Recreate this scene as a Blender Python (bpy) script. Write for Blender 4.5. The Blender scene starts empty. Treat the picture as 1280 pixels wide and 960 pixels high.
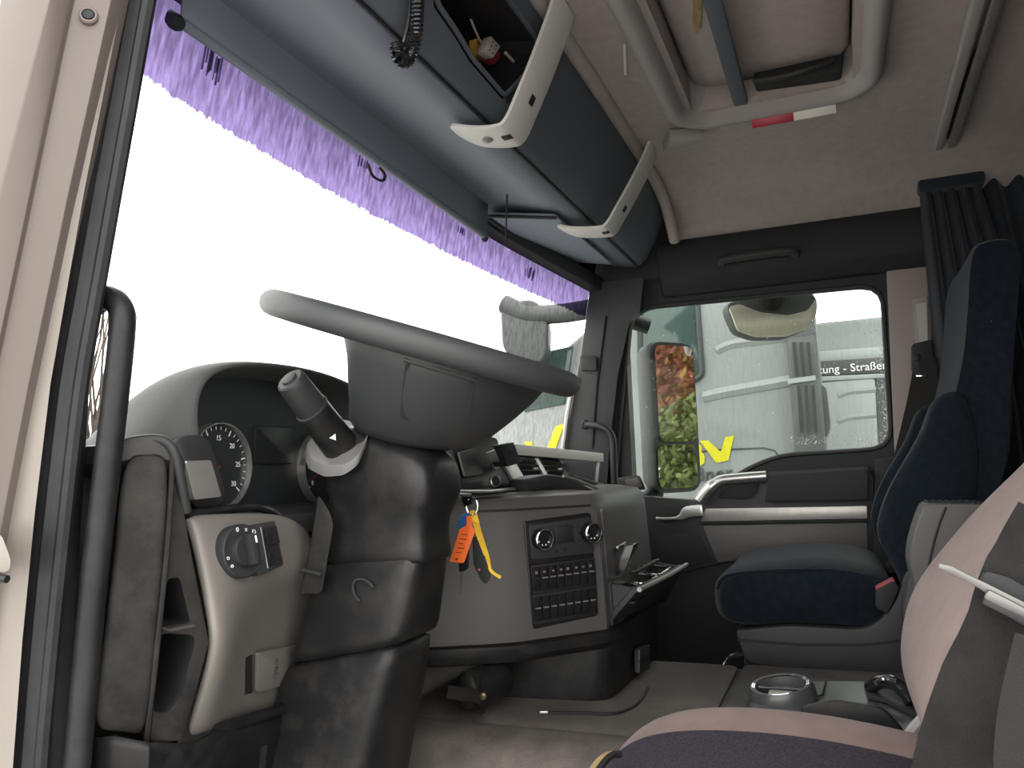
import bpy, bmesh, math, random
from mathutils import Vector as Vec, Matrix
random.seed(7)
scene = bpy.context.scene
COL = scene.collection
# ------------------------------------------------------------------ camera
F = 1000.0                                    # focal length in pixels of the 1280x960 frame
CAM = Vec((-.6, 0, .65))
vx = Vec((410, 95, F)).normalized()           # cab axis across, in camera space (right, down, forward)
vy = Vec((-2485, 195, F)); vy = (vy - vx*vy.dot(vx)).normalized()
vz = vx.cross(vy)
if vz.y > 0: vz = -vz
RIGHT = Vec((vx.x, vy.x, vz.x)); DOWN = Vec((vx.y, vy.y, vz.y)); FWD = Vec((vx.z, vy.z, vz.z))
cd = bpy.data.cameras.new('camera'); cd.sensor_width = 36; cd.sensor_fit = 'HORIZONTAL'; cd.lens = 36*F/1280
cd.clip_start = .02; cd.clip_end = 200
cam = bpy.data.objects.new('camera', cd); COL.objects.link(cam)
R3 = Matrix((RIGHT, -DOWN, -FWD)).transposed()
cam.matrix_world = Matrix.Translation(CAM) @ R3.to_4x4()
scene.camera = cam
# ------------------------------------------------------------------ sky, exposure
w = bpy.data.worlds.new('sky'); scene.world = w; w.use_nodes = True
nt = w.node_tree; bg = nt.nodes['Background']
bg.inputs[0].default_value = (1, .972, .935, 1); bg.inputs[1].default_value = 1.0
scene.view_settings.view_transform = 'Standard'; scene.view_settings.look = 'None'
scene.view_settings.gamma = 1; scene.view_settings.use_curve_mapping = False
scene.view_settings.exposure = 2.2

# ------------------------------------------------------------------ helpers
def U(px, py, ax, v):
    d = RIGHT*(px-640) + DOWN*(py-480) + FWD*F
    i = 'xyz'.index(ax); t = (v-CAM[i])/d[i]
    return CAM + d*t
def UL(pts, ax, v): return [U(a, b, ax, v) for a, b in pts]

def mk(name, vf, mat, parent=None, bevel=0, seg=2, sub=0, sharp=40, solid=0, bang=25):
    v, f = vf
    bm = bmesh.new()
    bv = [bm.verts.new(p) for p in v]
    for q in f:
        try: bm.faces.new([bv[i] for i in q])
        except ValueError: pass
    bmesh.ops.remove_doubles(bm, verts=bm.verts, dist=1e-6)
    bmesh.ops.recalc_face_normals(bm, faces=bm.faces)
    if bevel:
        es = [e for e in bm.edges if len(e.link_faces) == 2 and e.calc_face_angle(0) > math.radians(bang)]
        bmesh.ops.bevel(bm, geom=es, offset=bevel, segments=seg, affect='EDGES', clamp_overlap=True, profile=.5)
    me = bpy.data.meshes.new(name); bm.to_mesh(me); bm.free()
    me.materials.append(M[mat])
    me.polygons.foreach_set('use_smooth', [True]*len(me.polygons))
    me.set_sharp_from_angle(angle=math.radians(sharp))
    o = bpy.data.objects.new(name, me); COL.objects.link(o)
    if solid:
        m = o.modifiers.new('s', 'SOLIDIFY'); m.thickness = solid; m.offset = 0
    if sub:
        m = o.modifiers.new('u', 'SUBSURF'); m.levels = m.render_levels = sub
    if parent: o.parent = parent
    return o
def thing(name, label, cat, group=None):
    o = bpy.data.objects.new(name, None); COL.objects.link(o); o.empty_display_size = .05
    return tag(o, label, cat, group)
def tag(o, label, cat, group=None):
    o['label'] = label; o['category'] = cat
    if group: o['group'] = group
    return o
def struct(o, label=None):
    o['kind'] = 'structure'
    if label: o['label'] = label
    return o
def sempty(name): return struct(thing_plain(name))
def thing_plain(name):
    o = bpy.data.objects.new(name, None); COL.objects.link(o); o.empty_display_size = .05
    return o
def lab(o, l): o['label'] = l; return o
def join(*L):
    v, f = [], []
    for a, b in L:
        n = len(v); v += list(a); f += [[i+n for i in q] for q in b]
    return v, f
def prism(pts, vec):
    n = len(pts); vec = Vec(vec); pts = [Vec(p) for p in pts]
    v = pts + [p+vec for p in pts]
    f = [list(range(n)), list(range(2*n-1, n-1, -1))] + [[i, (i+1) % n, n+(i+1) % n, n+i] for i in range(n)]
    return v, f
def box(x0, x1, y0, y1, z0, z1):
    return prism([(x0,y0,z0),(x1,y0,z0),(x1,y1,z0),(x0,y1,z0)], (0,0,z1-z0))
def obox(c, ex, ey, ez, sx, sy, sz):
    ex, ey, ez = Vec(ex).normalized(), Vec(ey).normalized(), Vec(ez).normalized(); c = Vec(c)
    p = [c+ex*(sx/2*a)+ey*(sy/2*b)-ez*sz/2 for a, b in ((-1,-1),(1,-1),(1,1),(-1,1))]
    return prism(p, ez*sz)
def grid(rows, flip=False):
    n = len(rows[0]); v = [Vec(p) for r in rows for p in r]; f = []
    for i in range(len(rows)-1):
        for j in range(n-1): f.append([i*n+j, i*n+j+1, (i+1)*n+j+1, (i+1)*n+j])
    return v, f
def loft(rings, cap=True, closed=False):
    n = len(rings[0]); m = len(rings); v = [Vec(p) for r in rings for p in r]; f = []
    for i in range(m if closed else m-1):
        k = (i+1) % m
        for j in range(n): f.append([i*n+j, i*n+(j+1) % n, k*n+(j+1) % n, k*n+j])
    if cap and not closed: f += [list(range(n)), [(m-1)*n+j for j in range(n-1, -1, -1)]]
    return v, f
def spl(pts, k=6, closed=False):
    pts = [Vec(p) for p in pts]; n = len(pts); out = []
    for i in range(n if closed else n-1):
        g = lambda q: pts[q % n] if closed else pts[min(max(q, 0), n-1)]
        a, b, c, d = g(i-1), g(i), g(i+1), g(i+2)
        for s in range(k):
            t = s/k
            out.append(.5*((2*b)+(c-a)*t+(2*a-5*b+4*c-d)*t*t+(3*b-a-3*c+d)*t**3))
    if not closed: out.append(pts[-1])
    return out
def tube(pts, r, n=10, closed=False, flat=1.0, up=None):
    pts = [Vec(p) for p in pts]; m = len(pts); rings = []; u = None
    for i, p in enumerate(pts):
        a = pts[(i-1) % m] if closed or i else p
        b = pts[(i+1) % m] if closed or i < m-1 else p
        t = (b-a).normalized()
        if u is None:
            u = Vec(up) if up else (Vec((0,0,1)) if abs(t.z) < .9 else Vec((1,0,0)))
        u = (u-t*u.dot(t)).normalized(); s = t.cross(u)
        rr = r[i] if isinstance(r, (list, tuple)) else r
        rings.append([p+u*(math.cos(q)*rr*flat)+s*(math.sin(q)*rr) for q in [2*math.pi*k/n for k in range(n)]])
    return loft(rings, True, closed)
def strip(pts, wd, th, up):
    """flat band along pts: width wd along direction up, thickness th"""
    pts = [Vec(p) for p in pts]; m = len(pts); rings = []
    for i, p in enumerate(pts):
        t = (pts[min(i+1, m-1)]-pts[max(i-1, 0)]).normalized()
        u = Vec(up[i]) if isinstance(up, list) else Vec(up)
        u = (u-t*u.dot(t)).normalized(); s = t.cross(u)
        ww = wd[i] if isinstance(wd, (list, tuple)) else wd
        rings.append([p+u*ww/2+s*th/2, p-u*ww/2+s*th/2, p-u*ww/2-s*th/2, p+u*ww/2-s*th/2])
    return loft(rings)
def frame_of(axis):
    a = Vec(axis).normalized(); u = Vec((0,0,1)) if abs(a.z) < .9 else Vec((0,1,0))
    u = (u-a*u.dot(a)).normalized(); return a, u, a.cross(u)
def lathe(prof, o, axis, n=24, sx=1, sy=1, cap=True):
    a, u, s = frame_of(axis); o = Vec(o)
    rings = [[o+a*h+u*(math.cos(q)*r*sx)+s*(math.sin(q)*r*sy) for q in [2*math.pi*k/n for k in range(n)]] for r, h in prof]
    return loft(rings, cap, not cap)
def rpoly(pts, r, n=4):
    pts = [Vec(p) for p in pts]; m = len(pts); out = []
    for i, p in enumerate(pts):
        a, b = pts[i-1], pts[(i+1) % m]
        rr = r[i] if isinstance(r, (list, tuple)) else r
        if rr <= 0: out.append(p); continue
        la, lb = (a-p).length, (b-p).length
        A = p+(a-p)/la*min(rr, la*.49); B = p+(b-p)/lb*min(rr, lb*.49)
        for k in range(n+1):
            t = k/n; out.append(A*(1-t)**2+p*(2*t*(1-t))+B*t*t)
    return out
def ann(outer, inner, vec):
    """closed ring between two equal-length outlines, extruded by vec"""
    n = len(outer); vec = Vec(vec)
    rings = [outer, inner, [p+vec for p in inner], [p+vec for p in outer]]
    return loft(rings, False, True)
def resamp(pts, n, start=None):
    pts = [Vec(p) for p in pts]; m = len(pts)
    L = [0]
    for i in range(m): L.append(L[-1]+(pts[(i+1) % m]-pts[i]).length)
    out = []; i = 0
    for k in range(n):
        d = L[-1]*k/n
        while L[i+1] < d: i += 1
        out.append(pts[i].lerp(pts[(i+1) % m], (d-L[i])/max(L[i+1]-L[i], 1e-9)))
    return out
def hit(o, px, py, off=.001):
    from mathutils.bvhtree import BVHTree
    dg = bpy.context.evaluated_depsgraph_get(); b = BVHTree.FromObject(o, dg)
    d = (RIGHT*(px-640) + DOWN*(py-480) + FWD*F).normalized()
    loc, n, i, dist = b.ray_cast(CAM, d)
    if loc is None: raise ValueError('no hit %s %s' % (px, py))
    if n.dot(d) > 0: n = -n
    return loc+n*off
def hits(o, pts, off=.001): return [hit(o, a, b, off) for a, b in pts]
def cut(o, vf, mt=None):
    c = mk('cutter', vf, mt or o.data.materials[0].name)
    m = o.modifiers.new('b', 'BOOLEAN'); m.object = c; m.operation = 'DIFFERENCE'; m.solver = 'EXACT'; m.material_mode = 'TRANSFER'
    dg = bpy.context.evaluated_depsgraph_get(); me = bpy.data.meshes.new_from_object(o.evaluated_get(dg))
    o.modifiers.clear(); o.data = me
    bpy.data.objects.remove(c)
    me.polygons.foreach_set('use_smooth', [True]*len(me.polygons)); me.set_sharp_from_angle(angle=math.radians(35))
def text(name, body, size, o, ex, ey, mat, parent, depth=.002, shear=0, align='CENTER'):
    c = bpy.data.curves.new(name, 'FONT'); c.body = body; c.size = size; c.extrude = depth; c.shear = shear
    c.align_x = align; c.align_y = 'CENTER'; c.resolution_u = 3
    t = bpy.data.objects.new(name, c); COL.objects.link(t)
    dg = bpy.context.evaluated_depsgraph_get(); me = bpy.data.meshes.new_from_object(t.evaluated_get(dg))
    bpy.data.objects.remove(t)
    ex = Vec(ex).normalized(); ey = Vec(ey).normalized(); ez = ex.cross(ey)
    mw = Matrix((ex, ey, ez)).transposed().to_4x4(); mw.translation = Vec(o)
    me.transform(mw); me.materials.clear(); me.materials.append(M[mat])
    ob = bpy.data.objects.new(name, me); COL.objects.link(ob)
    if parent: ob.parent = parent
    return ob

# ------------------------------------------------------------------ materials
M = {}
def mat(name, col, rough=.55, metal=0, vary=0, vscale=8, bump=0, bscale=300, col2=None, dirt=0, dscale=14, dcol=(.32,.29,.25), spec=.5, sheen=0):
    m = bpy.data.materials.new(name); m.use_nodes = True; M[name] = m
    n = m.node_tree.nodes; l = m.node_tree.links; b = n['Principled BSDF']
    b.inputs['Roughness'].default_value = rough; b.inputs['Metallic'].default_value = metal
    b.inputs['Specular IOR Level'].default_value = spec
    if sheen: b.inputs['Sheen Weight'].default_value = sheen
    c4 = lambda c: (c[0], c[1], c[2], 1)
    b.inputs['Base Color'].default_value = c4(col)
    tc = n.new('ShaderNodeTexCoord'); src = None
    if vary or col2:
        t = n.new('ShaderNodeTexNoise'); t.inputs['Scale'].default_value = vscale; t.inputs['Detail'].default_value = 4
        l.new(tc.outputs['Object'], t.inputs['Vector'])
        r = n.new('ShaderNodeValToRGB'); r.color_ramp.elements[0].position = .35; r.color_ramp.elements[1].position = .65
        a = [x*(1-vary) for x in col]; e = col2 if col2 else [min(1, x*(1+vary)) for x in col]
        r.color_ramp.elements[0].color = c4(a); r.color_ramp.elements[1].color = c4(e)
        l.new(t.outputs['Fac'], r.inputs['Fac']); l.new(r.outputs['Color'], b.inputs['Base Color']); src = r.outputs['Color']
    if dirt:
        t = n.new('ShaderNodeTexNoise'); t.inputs['Scale'].default_value = dscale; t.inputs['Detail'].default_value = 9; t.inputs['Roughness'].default_value = .72
        l.new(tc.outputs['Object'], t.inputs['Vector'])
        r = n.new('ShaderNodeMapRange'); r.inputs[1].default_value = .46; r.inputs[2].default_value = .75; r.inputs[4].default_value = dirt
        l.new(t.outputs['Fac'], r.inputs[0])
        mx = n.new('ShaderNodeMix'); mx.data_type = 'RGBA'
        l.new(r.outputs[0], mx.inputs[0]); mx.inputs[6].default_value = c4(col); mx.inputs[7].default_value = c4(dcol)
        if src: l.new(src, mx.inputs[6])
        l.new(mx.outputs[2], b.inputs['Base Color'])
        ad = n.new('ShaderNodeMath'); ad.operation = 'MULTIPLY_ADD'; ad.inputs[1].default_value = .35; ad.inputs[2].default_value = rough
        l.new(r.outputs[0], ad.inputs[0]); l.new(ad.outputs[0], b.inputs['Roughness'])
    if bump:
        t = n.new('ShaderNodeTexNoise'); t.inputs['Scale'].default_value = bscale; t.inputs['Detail'].default_value = 2
        l.new(tc.outputs['Object'], t.inputs['Vector'])
        u = n.new('ShaderNodeBump'); u.inputs['Strength'].default_value = bump; u.inputs['Distance'].default_value = .002
        l.new(t.outputs['Fac'], u.inputs['Height']); l.new(u.outputs['Normal'], b.inputs['Normal'])
    return m
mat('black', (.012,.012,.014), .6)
mat('plastic', (.03,.031,.033), .5, spec=.35, bump=.12, bscale=900)
mat('plastic_dirty', (.014,.0135,.013), .6, spec=.25, dirt=.1, dscale=9, bump=.12, bscale=900)
mat('plastic_scuffed', (.010,.0105,.0115), .45, spec=.3, dirt=.07, dscale=22, bump=.12, bscale=900)
mat('soft_black', (.02,.0215,.0235), .62, spec=.3, bump=.25, bscale=700)
mat('column_plastic', (.010,.0105,.0115), .36, spec=.35, dirt=.06, dscale=16)
mat('wheel', (.04,.043,.046), .5, bump=.2, bscale=1200)
mat('hood_skin', (.075,.078,.078), .6, bump=.3, bscale=600)
mat('gloss_black', (.015,.015,.017), .15)
mat('accent', (.19,.178,.162), .42, metal=.15, bump=.08, bscale=900)
mat('dash_grey', (.088,.083,.079), .5, bump=.12, bscale=900)
mat('dash_top', (.15,.15,.147), .5, bump=.15, bscale=800)
mat('upper_skin', (.19,.187,.18), .5, bump=.12, bscale=800)  # paler than the stack; light falling on the upper face is painted in
mat('silver', (.55,.55,.53), .3, metal=.85)
mat('chrome', (.8,.8,.8), .12, metal=1)
mat('satin', (.42,.41,.39), .38, metal=.6, vary=.06, vscale=30)
mat('bracket', (.68,.68,.64), .5, metal=.0)
mat('headliner', (.43,.38,.355), .95, vary=.05, vscale=40, bump=.3, bscale=500, spec=.2)
mat('overhead_face', (.095,.113,.137), .6, bump=.15, bscale=700)
mat('console_black', (.06,.063,.067), .3, spec=.6, bump=.05, bscale=900)
mat('tongue_metal', (.15,.147,.143), .35, metal=.7)
mat('hatch_grey', (.37,.35,.335), .75, bump=.15, bscale=500)
mat('overhead', (.21,.245,.295), .6, bump=.15, bscale=700)  # lighter copy of the shelf face material; windscreen glare put into the colour
mat('blind', (.21,.24,.285), .7, bump=.1, bscale=600)
mat('navy', (.008,.013,.020), .95, vary=.2, vscale=60, bump=.4, bscale=900, sheen=.08, spec=.15)
mat('brown_fabric', (.185,.13,.12), .95, vary=.07, vscale=30, bump=.4, bscale=1200, sheen=.15, spec=.2)
mat('mesh_fabric', (.036,.03,.042), .95, vary=.3, vscale=260, bump=.8, bscale=260, sheen=.03, spec=.1)
mat('curtain', (.02,.024,.031), .95, sheen=.2, spec=.2)
mat('webbing', (.02,.0195,.019), .8, spec=.2, bump=.4, bscale=700)
mat('webbing_worn', (.017,.0165,.016), .85, spec=.15, vary=.2, vscale=25, bump=.5, bscale=800)
mat('body_paint', (.135,.113,.103), .38, dirt=.22, dscale=5, dcol=(.11,.09,.075))
mat('body_edge', (.21,.19,.17), .35, dirt=.35, dscale=9, dcol=(.16,.125,.09))
mat('rubber', (.009,.010,.012), .5, spec=.35, dirt=.15, dscale=12, dcol=(.12,.12,.12))
mat('mat_rubber', (.10,.09,.082), .62, dirt=.8, dscale=7, dcol=(.25,.215,.185), bump=.6, bscale=330)
mat('mat_edge', (.06,.057,.055), .6, dirt=.3, dscale=9, bump=.5, bscale=330)
mat('floor_dark', (.02,.02,.021), .8)
mat('beige_trim', (.26,.22,.20), .7, bump=.1)
mat('orange', (.9,.16,.03), .45)
mat('blue', (.03,.12,.33), .45)
mat('yellow', (.75,.47,.03), .6, vary=.15, vscale=60)
mat('print', (.12,.03,.01), .6)
mat('brass', (.3,.24,.17), .4, metal=.8)
mat('red', (.42,.02,.045), .35)
mat('white', (.75,.74,.68), .4)
mat('ink', (.85,.86,.84), .5)
mat('conn_yellow', (.55,.30,.05), .5)
mat('conn_red', (.30,.03,.05), .5)
mat('conn_white', (.5,.46,.42), .5)
mat('tape', (.33,.24,.11), .7, vary=.2, vscale=50)
mat('display', (.016,.018,.019), .4)
mat('gauge_face', (.022,.024,.027), .35)
mat('truck_grey', (.225,.243,.24), .33, vary=.03, vscale=3)
mat('truck_dark', (.045,.05,.05), .5)
mat('truck_mid', (.075,.082,.082), .5)
mat('truck_light', (.30,.325,.325), .4)
mat('truck_yellow', (.55,.5,.005), .5)
mat('truck_text', (.06,.065,.065), .5)
mat('truck_glass', (.05,.08,.075), .08)
mat('mirror', (.88,.88,.86), .02, metal=1)
mat('mirror_ground_tint', (.62,.56,.46), .45, metal=.6)  # reflection of the brown ground put into the pane colour
mat('asphalt', (.36,.35,.335), .7, vary=.15, vscale=2, bump=.4, bscale=40)
mat('bark', (.07,.055,.045), .9, vary=.3, vscale=20)
for nm, c in (('leaf_red', (.17,.045,.02)), ('leaf_green', (.075,.095,.018)), ('leaf_gold', (.19,.105,.025)), ('leaf_dark', (.04,.06,.022))):
    mat(nm, c, .7, vary=.45, vscale=3)

def glass(name, tint, gloss=.05, streak=0, band=None, base_dim=0):
    m = bpy.data.materials.new(name); m.use_nodes = True; M[name] = m
    n = m.node_tree.nodes; l = m.node_tree.links; n.clear()
    out = n.new('ShaderNodeOutputMaterial'); tr = n.new('ShaderNodeBsdfTransparent'); gl = n.new('ShaderNodeBsdfGlossy')
    gl.inputs['Roughness'].default_value = .03
    mix = n.new('ShaderNodeMixShader'); mix.inputs[0].default_value = gloss
    l.new(tr.outputs[0], mix.inputs[1]); l.new(gl.outputs[0], mix.inputs[2]); l.new(mix.outputs[0], out.inputs[0])
    tc = n.new('ShaderNodeTexCoord')
    tr.inputs[0].default_value = (*tint, 1); cs = None
    if band:
        sep = n.new('ShaderNodeSeparateXYZ'); l.new(tc.outputs['Object'], sep.inputs[0])
        mp = n.new('ShaderNodeMapping'); mp.inputs['Scale'].default_value = (90, 90, 5); l.new(tc.outputs['Object'], mp.inputs[0])
        ns = n.new('ShaderNodeTexNoise'); ns.inputs['Scale'].default_value = 1; ns.inputs['Detail'].default_value = 5; l.new(mp.outputs[0], ns.inputs['Vector'])
        # lower limit of the tinted band: z0 + k*(1-((x-1)/.98)^2)
        def math_(op, a, b_):
            q = n.new('ShaderNodeMath'); q.operation = op
            for i, s in enumerate((a, b_)):
                if isinstance(s, (int, float)): q.inputs[i].default_value = s
                else: l.new(s, q.inputs[i])
            return q.outputs[0]
        dx = math_('MULTIPLY', math_('SUBTRACT', sep.outputs[0], 1.0), 1/.98)
        lim = math_('ADD', math_('MULTIPLY', math_('MULTIPLY', dx, dx), -band[1]), band[0]+band[1])
        d = math_('SUBTRACT', sep.outputs[2], lim)
        d = math_('ADD', d, math_('MULTIPLY', math_('SUBTRACT', ns.outputs['Fac'], .5), .022))
        mr = n.new('ShaderNodeMapRange'); mr.inputs[1].default_value = -.002; mr.inputs[2].default_value = .004; l.new(d, mr.inputs[0])
        # colour inside the band deepens upward
        ramp = n.new('ShaderNodeValToRGB'); ramp.color_ramp.elements[0].color = (*band[2], 1); ramp.color_ramp.elements[1].color = (*band[3], 1)
        mr2 = n.new('ShaderNodeMapRange'); mr2.inputs[1].default_value = 0; mr2.inputs[2].default_value = .1
        l.new(math_('ADD', d, math_('MULTIPLY', math_('SUBTRACT', ns.outputs['Fac'], .5), .22)), mr2.inputs[0]); l.new(mr2.outputs[0], ramp.inputs[0])
        mx = n.new('ShaderNodeMix'); mx.data_type = 'RGBA'; l.new(mr.outputs[0], mx.inputs[0]); mx.inputs[6].default_value = (*tint, 1); l.new(ramp.outputs[0], mx.inputs[7])
        cs = mx.outputs[2]
    if streak:
        mp = n.new('ShaderNodeMapping'); mp.inputs['Scale'].default_value = (120, 120, 22); l.new(tc.outputs['Object'], mp.inputs[0])
        ns = n.new('ShaderNodeTexNoise'); ns.inputs['Scale'].default_value = 1; ns.inputs['Detail'].default_value = 6; l.new(mp.outputs[0], ns.inputs['Vector'])
        mr = n.new('ShaderNodeMapRange'); mr.inputs[1].default_value = .35; mr.inputs[2].default_value = .6; mr.inputs[3].default_value = 1-streak; mr.inputs[4].default_value = 1
        l.new(ns.outputs['Fac'], mr.inputs[0])
        mu = n.new('ShaderNodeMix'); mu.data_type = 'RGBA'; mu.blend_type = 'MULTIPLY'; mu.inputs[0].default_value = 1
        if cs: l.new(cs, mu.inputs[6])
        else: mu.inputs[6].default_value = (*tint, 1)
        l.new(mr.outputs[0], mu.inputs[7]); cs = mu.outputs[2]
    if cs: l.new(cs, tr.inputs[0])
    return m
glass('windshield_glass', (.96,.98,.97), .008, .3, (1.163, .08, (.125,.098,.21), (.055,.043,.095)))
glass('door_glass', (.86,.9,.88), .006, .04)
glass('clear_drop', (.97,.98,.98), .35)

# ================================================================== SETTING
def wsy(x, z): return .86 - .22*(z-.75) + .2*(1-((x-1)/.98)**2)
# floor and engine tunnel
fl = struct(mk('floor', box(-.02, 2.02, -1.2, 1.15, -.04, 0), 'floor_dark'), 'dark cab floor in the footwells')
tp = [(.60,0),(.605,.12),(.625,.17),(.67,.195),(.74,.2),(1.26,.2),(1.31,.19),(1.335,.16),(1.34,0)]
tunnel = mk('engine_tunnel', prism([(x, -1.1, z) for x, z in tp], (0, 2.1, 0)), 'mat_edge', fl, sharp=60)
# rubber mats lying on the tunnel
m1 = rpoly([(.70,.24,.2005),(1.275,.24,.2005),(1.275,.93,.2005),(.70,.93,.2005)], .03)
o = mk('floor_mat', prism(m1, (0,0,.006)), 'mat_rubber', bevel=.002)
tag(o, 'worn grey rubber mat with pale dust on the engine tunnel before the dashboard', 'floor mat')
lip = []
for x, z in ((.745,.2072),(.71,.2066),(.668,.2015),(.624,.178),(.600,.124),(.594,.03)): lip.append([Vec((x, y, z)) for y in (.93,.8,.6,.4,.24)])
mk('mat_edge', grid(lip), 'mat_rubber', o, solid=.005, sub=2)
m2 = rpoly([(.70,-.6,.2005),(1.275,-.6,.2005),(1.275,.228,.2005),(.70,.228,.2005)], .02)
o = mk('floor_mat', prism(m2, (0,0,.009)), 'mat_edge', bevel=.003)
tag(o, 'dark rubber mat under the console between the two seats', 'floor mat')
# ceiling
prof = [(0.0,1.33),(.06,1.40),(.16,1.46),(.32,1.50),(1.0,1.505),(1.68,1.50),(1.84,1.46),(1.94,1.40),(2.02,1.345)]
cy = [.46,.3,0,-.25,-.3,-.8,-1.15]
ceil = mk('ceiling', loft([[Vec((x, y, z)) for x, z in prof]+[Vec((x, y, z+.06)) for x, z in reversed(prof)] for y in (cy[0], cy[-1])]), 'headliner', sharp=50)
struct(ceil, 'warm grey cloth headliner')
hx0, hx1, hy0, hy1 = .52, 1.335, -.12, .30
cut(ceil, box(hx0+.03, hx1-.03, hy0+.03, hy1-.03, 1.3, 1.62))
# outer roof skin so no daylight leaks in
struct(mk('trim_1', box(-.05, 2.06, -1.2, 1.1, 1.66, 1.70), 'body_paint'), 'roof skin over the headliner')
# back wall
struct(mk('wall_back', box(-.02, 2.05, -1.16, -1.10, 0, 1.66), 'curtain'), 'dark back wall of the cab')
# wall right: body side around the far door, with the opening cut through
wr = mk('wall_right', box(2.02, 2.08, -1.15, .745, -.2, 1.66), 'plastic')
cut(wr, box(1.9, 2.2, -.20, .64, .42, 1.22))
struct(wr, 'dark cab side around the far door')
wl = mk('wall_left', box(-.06, -.01, -1.15, -.33, -.2, 1.66), 'body_paint')
struct(wl, 'cab side behind the open driver door')
mk('header', box(-.06, -.01, -.33, .6, 1.33, 1.66), 'body_paint', wl)
# front bulkhead under the windscreen and above it
rows = [[Vec((x, wsy(x, z)+.02, z)) for x in [i*.1 for i in range(21)]] for z in (-.1, .3, .66)]
struct(mk('wall_front', grid(rows), 'black', solid=.03), 'bulkhead below the windscreen')
zb = lambda x: 1.44 if x < 1.15 else 1.44-.16*(x-1.15)/.85
rows = [[Vec((x, wsy(x, zb(x)+k)+.015, zb(x)+k)) for x in [i*.1 for i in range(21)]] for k in (0, .08, .26)]
struct(mk('trim_2', grid(rows), 'black', solid=.03), 'black bodywork above the windscreen')
# windscreen
xs = [.015+i*(1.97/40) for i in range(41)]; zs = [.60+i*.05 for i in range(19)]
win = mk('window_1', grid([[Vec((x, wsy(x, z), z)) for x in xs] for z in zs]), 'windshield_glass', sharp=180)
struct(win, 'wide curved windscreen, rain streaked, with a purple tinted band along its top')
# ---------------------------------------------------------------- near door frame (painted steel and rubber seal)
YS = (-220, 0, 120, 240, 360, 480, 640, 800, 960, 1150)
def interp(tab, y):
    for (a, b), (c, d) in zip(tab, tab[1:]):
        if a <= y <= c: return b+(d-b)*(y-a)/(c-a)
    return tab[-1][1]
T_out = [(-220,118),(0,62),(240,0),(480,-62),(960,-160),(1150,-200)]
T_c1 = [(-220,140),(0,88),(240,38),(480,-12),(960,-95),(1150,-130)]
T_c2 = [(-220,184),(0,139),(240,86),(480,36),(720,-10),(960,-42),(1150,-70)]
T_s0 = [(-220,196),(0,151),(240,103),(480,61),(720,32),(960,14),(1150,2)]
T_s1 = [(-220,232),(0,190),(240,148),(480,106),(720,78),(960,56),(1150,44)]
T_t1 = [(-220,240),(0,196),(240,154),(480,113),(720,98),(960,86),(1150,78)]
fr = sempty('trim_3'); lab(fr, 'grey beige painted front door frame of the driver side')
rings = []
for y in YS:
    P = lambda tab, x: U(interp(tab, y), y, 'x', x)
    a = P(T_out, -.075); b = P(T_c1, -.055); b2 = U(interp(T_c1, y)+5, y, 'x', -.048); c = P(T_c2, -.03)
    rings.append([a, b, b2, c, c+Vec((.05,.02,0)), a+Vec((.02,.12,0)), a+Vec((-.01,.06,0))])
mk('frame_panel', loft(rings), 'body_paint', fr, bevel=.002, sharp=25)
rings = []
for y in YS:
    P = lambda tab, x, d=0: U(interp(tab, y)+d, y, 'x', x)
    a = P(T_c2, -.022, 1.5); b = P(T_s0, -.012, 2)
    rings.append([a, P(T_c2, -.019, 6), b, b+Vec((.03,.04,0)), a+Vec((.02,.06,0))])
mk('frame_edge', loft(rings), 'body_edge', fr, sharp=25)
sl = struct(thing_plain('trim_4')); lab(sl, 'ribbed black rubber door seal beside the windscreen')
ribs = []
for k in range(5):
    rr = []
    for y in YS:
        a = interp(T_s0, y); b = interp(T_s1, y)
        p = U(a+(b-a)*(k+.5)/5, y, 'x', .004+.004*(k % 2)); rr.append(p)
    wd = .0095 if k in (1, 3) else .0075
    mk('seal_rib', tube(spl(rr, 4), wd, 8), 'rubber', sl)
rings = []
for y in YS:
    a = U(interp(T_s0, y)+1, y, 'x', .006); b = U(interp(T_s1, y)-1, y, 'x', .008)
    rings.append([a, b, b+Vec((.02,.05,0)), a+Vec((.01,.06,0))])
mk('seal_base', loft(rings), 'rubber', sl)
# black inner pillar trim between seal and dashboard
rings = []
for y in YS:
    a = U(interp(T_s1, y)-3, y, 'x', .02); b = U(interp(T_t1, y)-1, y, 'x', .04)
    rings.append([a, b, b+Vec((.02,.07,0)), a+Vec((.0,.08,0))])
o = struct(mk('trim_5', loft(rings), 'soft_black', sharp=60), 'black pillar trim beside the driver grab bar')
for (px, py, xx) in ((111, 20, -.040), (50, 260, -.040)):
    c = U(px, py, 'x', xx); ax = (CAM-c).normalized()*.6+Vec((-.6,-.25,.05))
    ax = Vec((-.78,-.6,.1))
    b = mk('bolt', lathe([(.0095,-.004),(.0095,.0015),(.008,.003),(.0065,.003),(.006,-.002),(.0035,-.002),(.003,.001),(.0005,.001)], c, ax, 20), 'body_paint', fr)
    mk('bolt_socket', lathe([(.0062,.0),(.0058,.0034),(.004,.0042),(.0005,.0042)], c, ax, 6), 'rubber', b)
# lower hinge plate of the frame
h = rpoly([U(-40,655,'x',-.06),U(2,668,'x',-.05),U(14,700,'x',-.05),U(12,715,'x',-.05),U(-40,718,'x',-.06)], .006)
mk('hinge_cover', prism(h, (.01,.02,0)), 'body_edge', fr, bevel=.002)
mk('hinge_pin', tube([U(-3,722,'x',-.052),U(9,724,'x',-.05)], .004, 8), 'rubber', fr)
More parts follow.
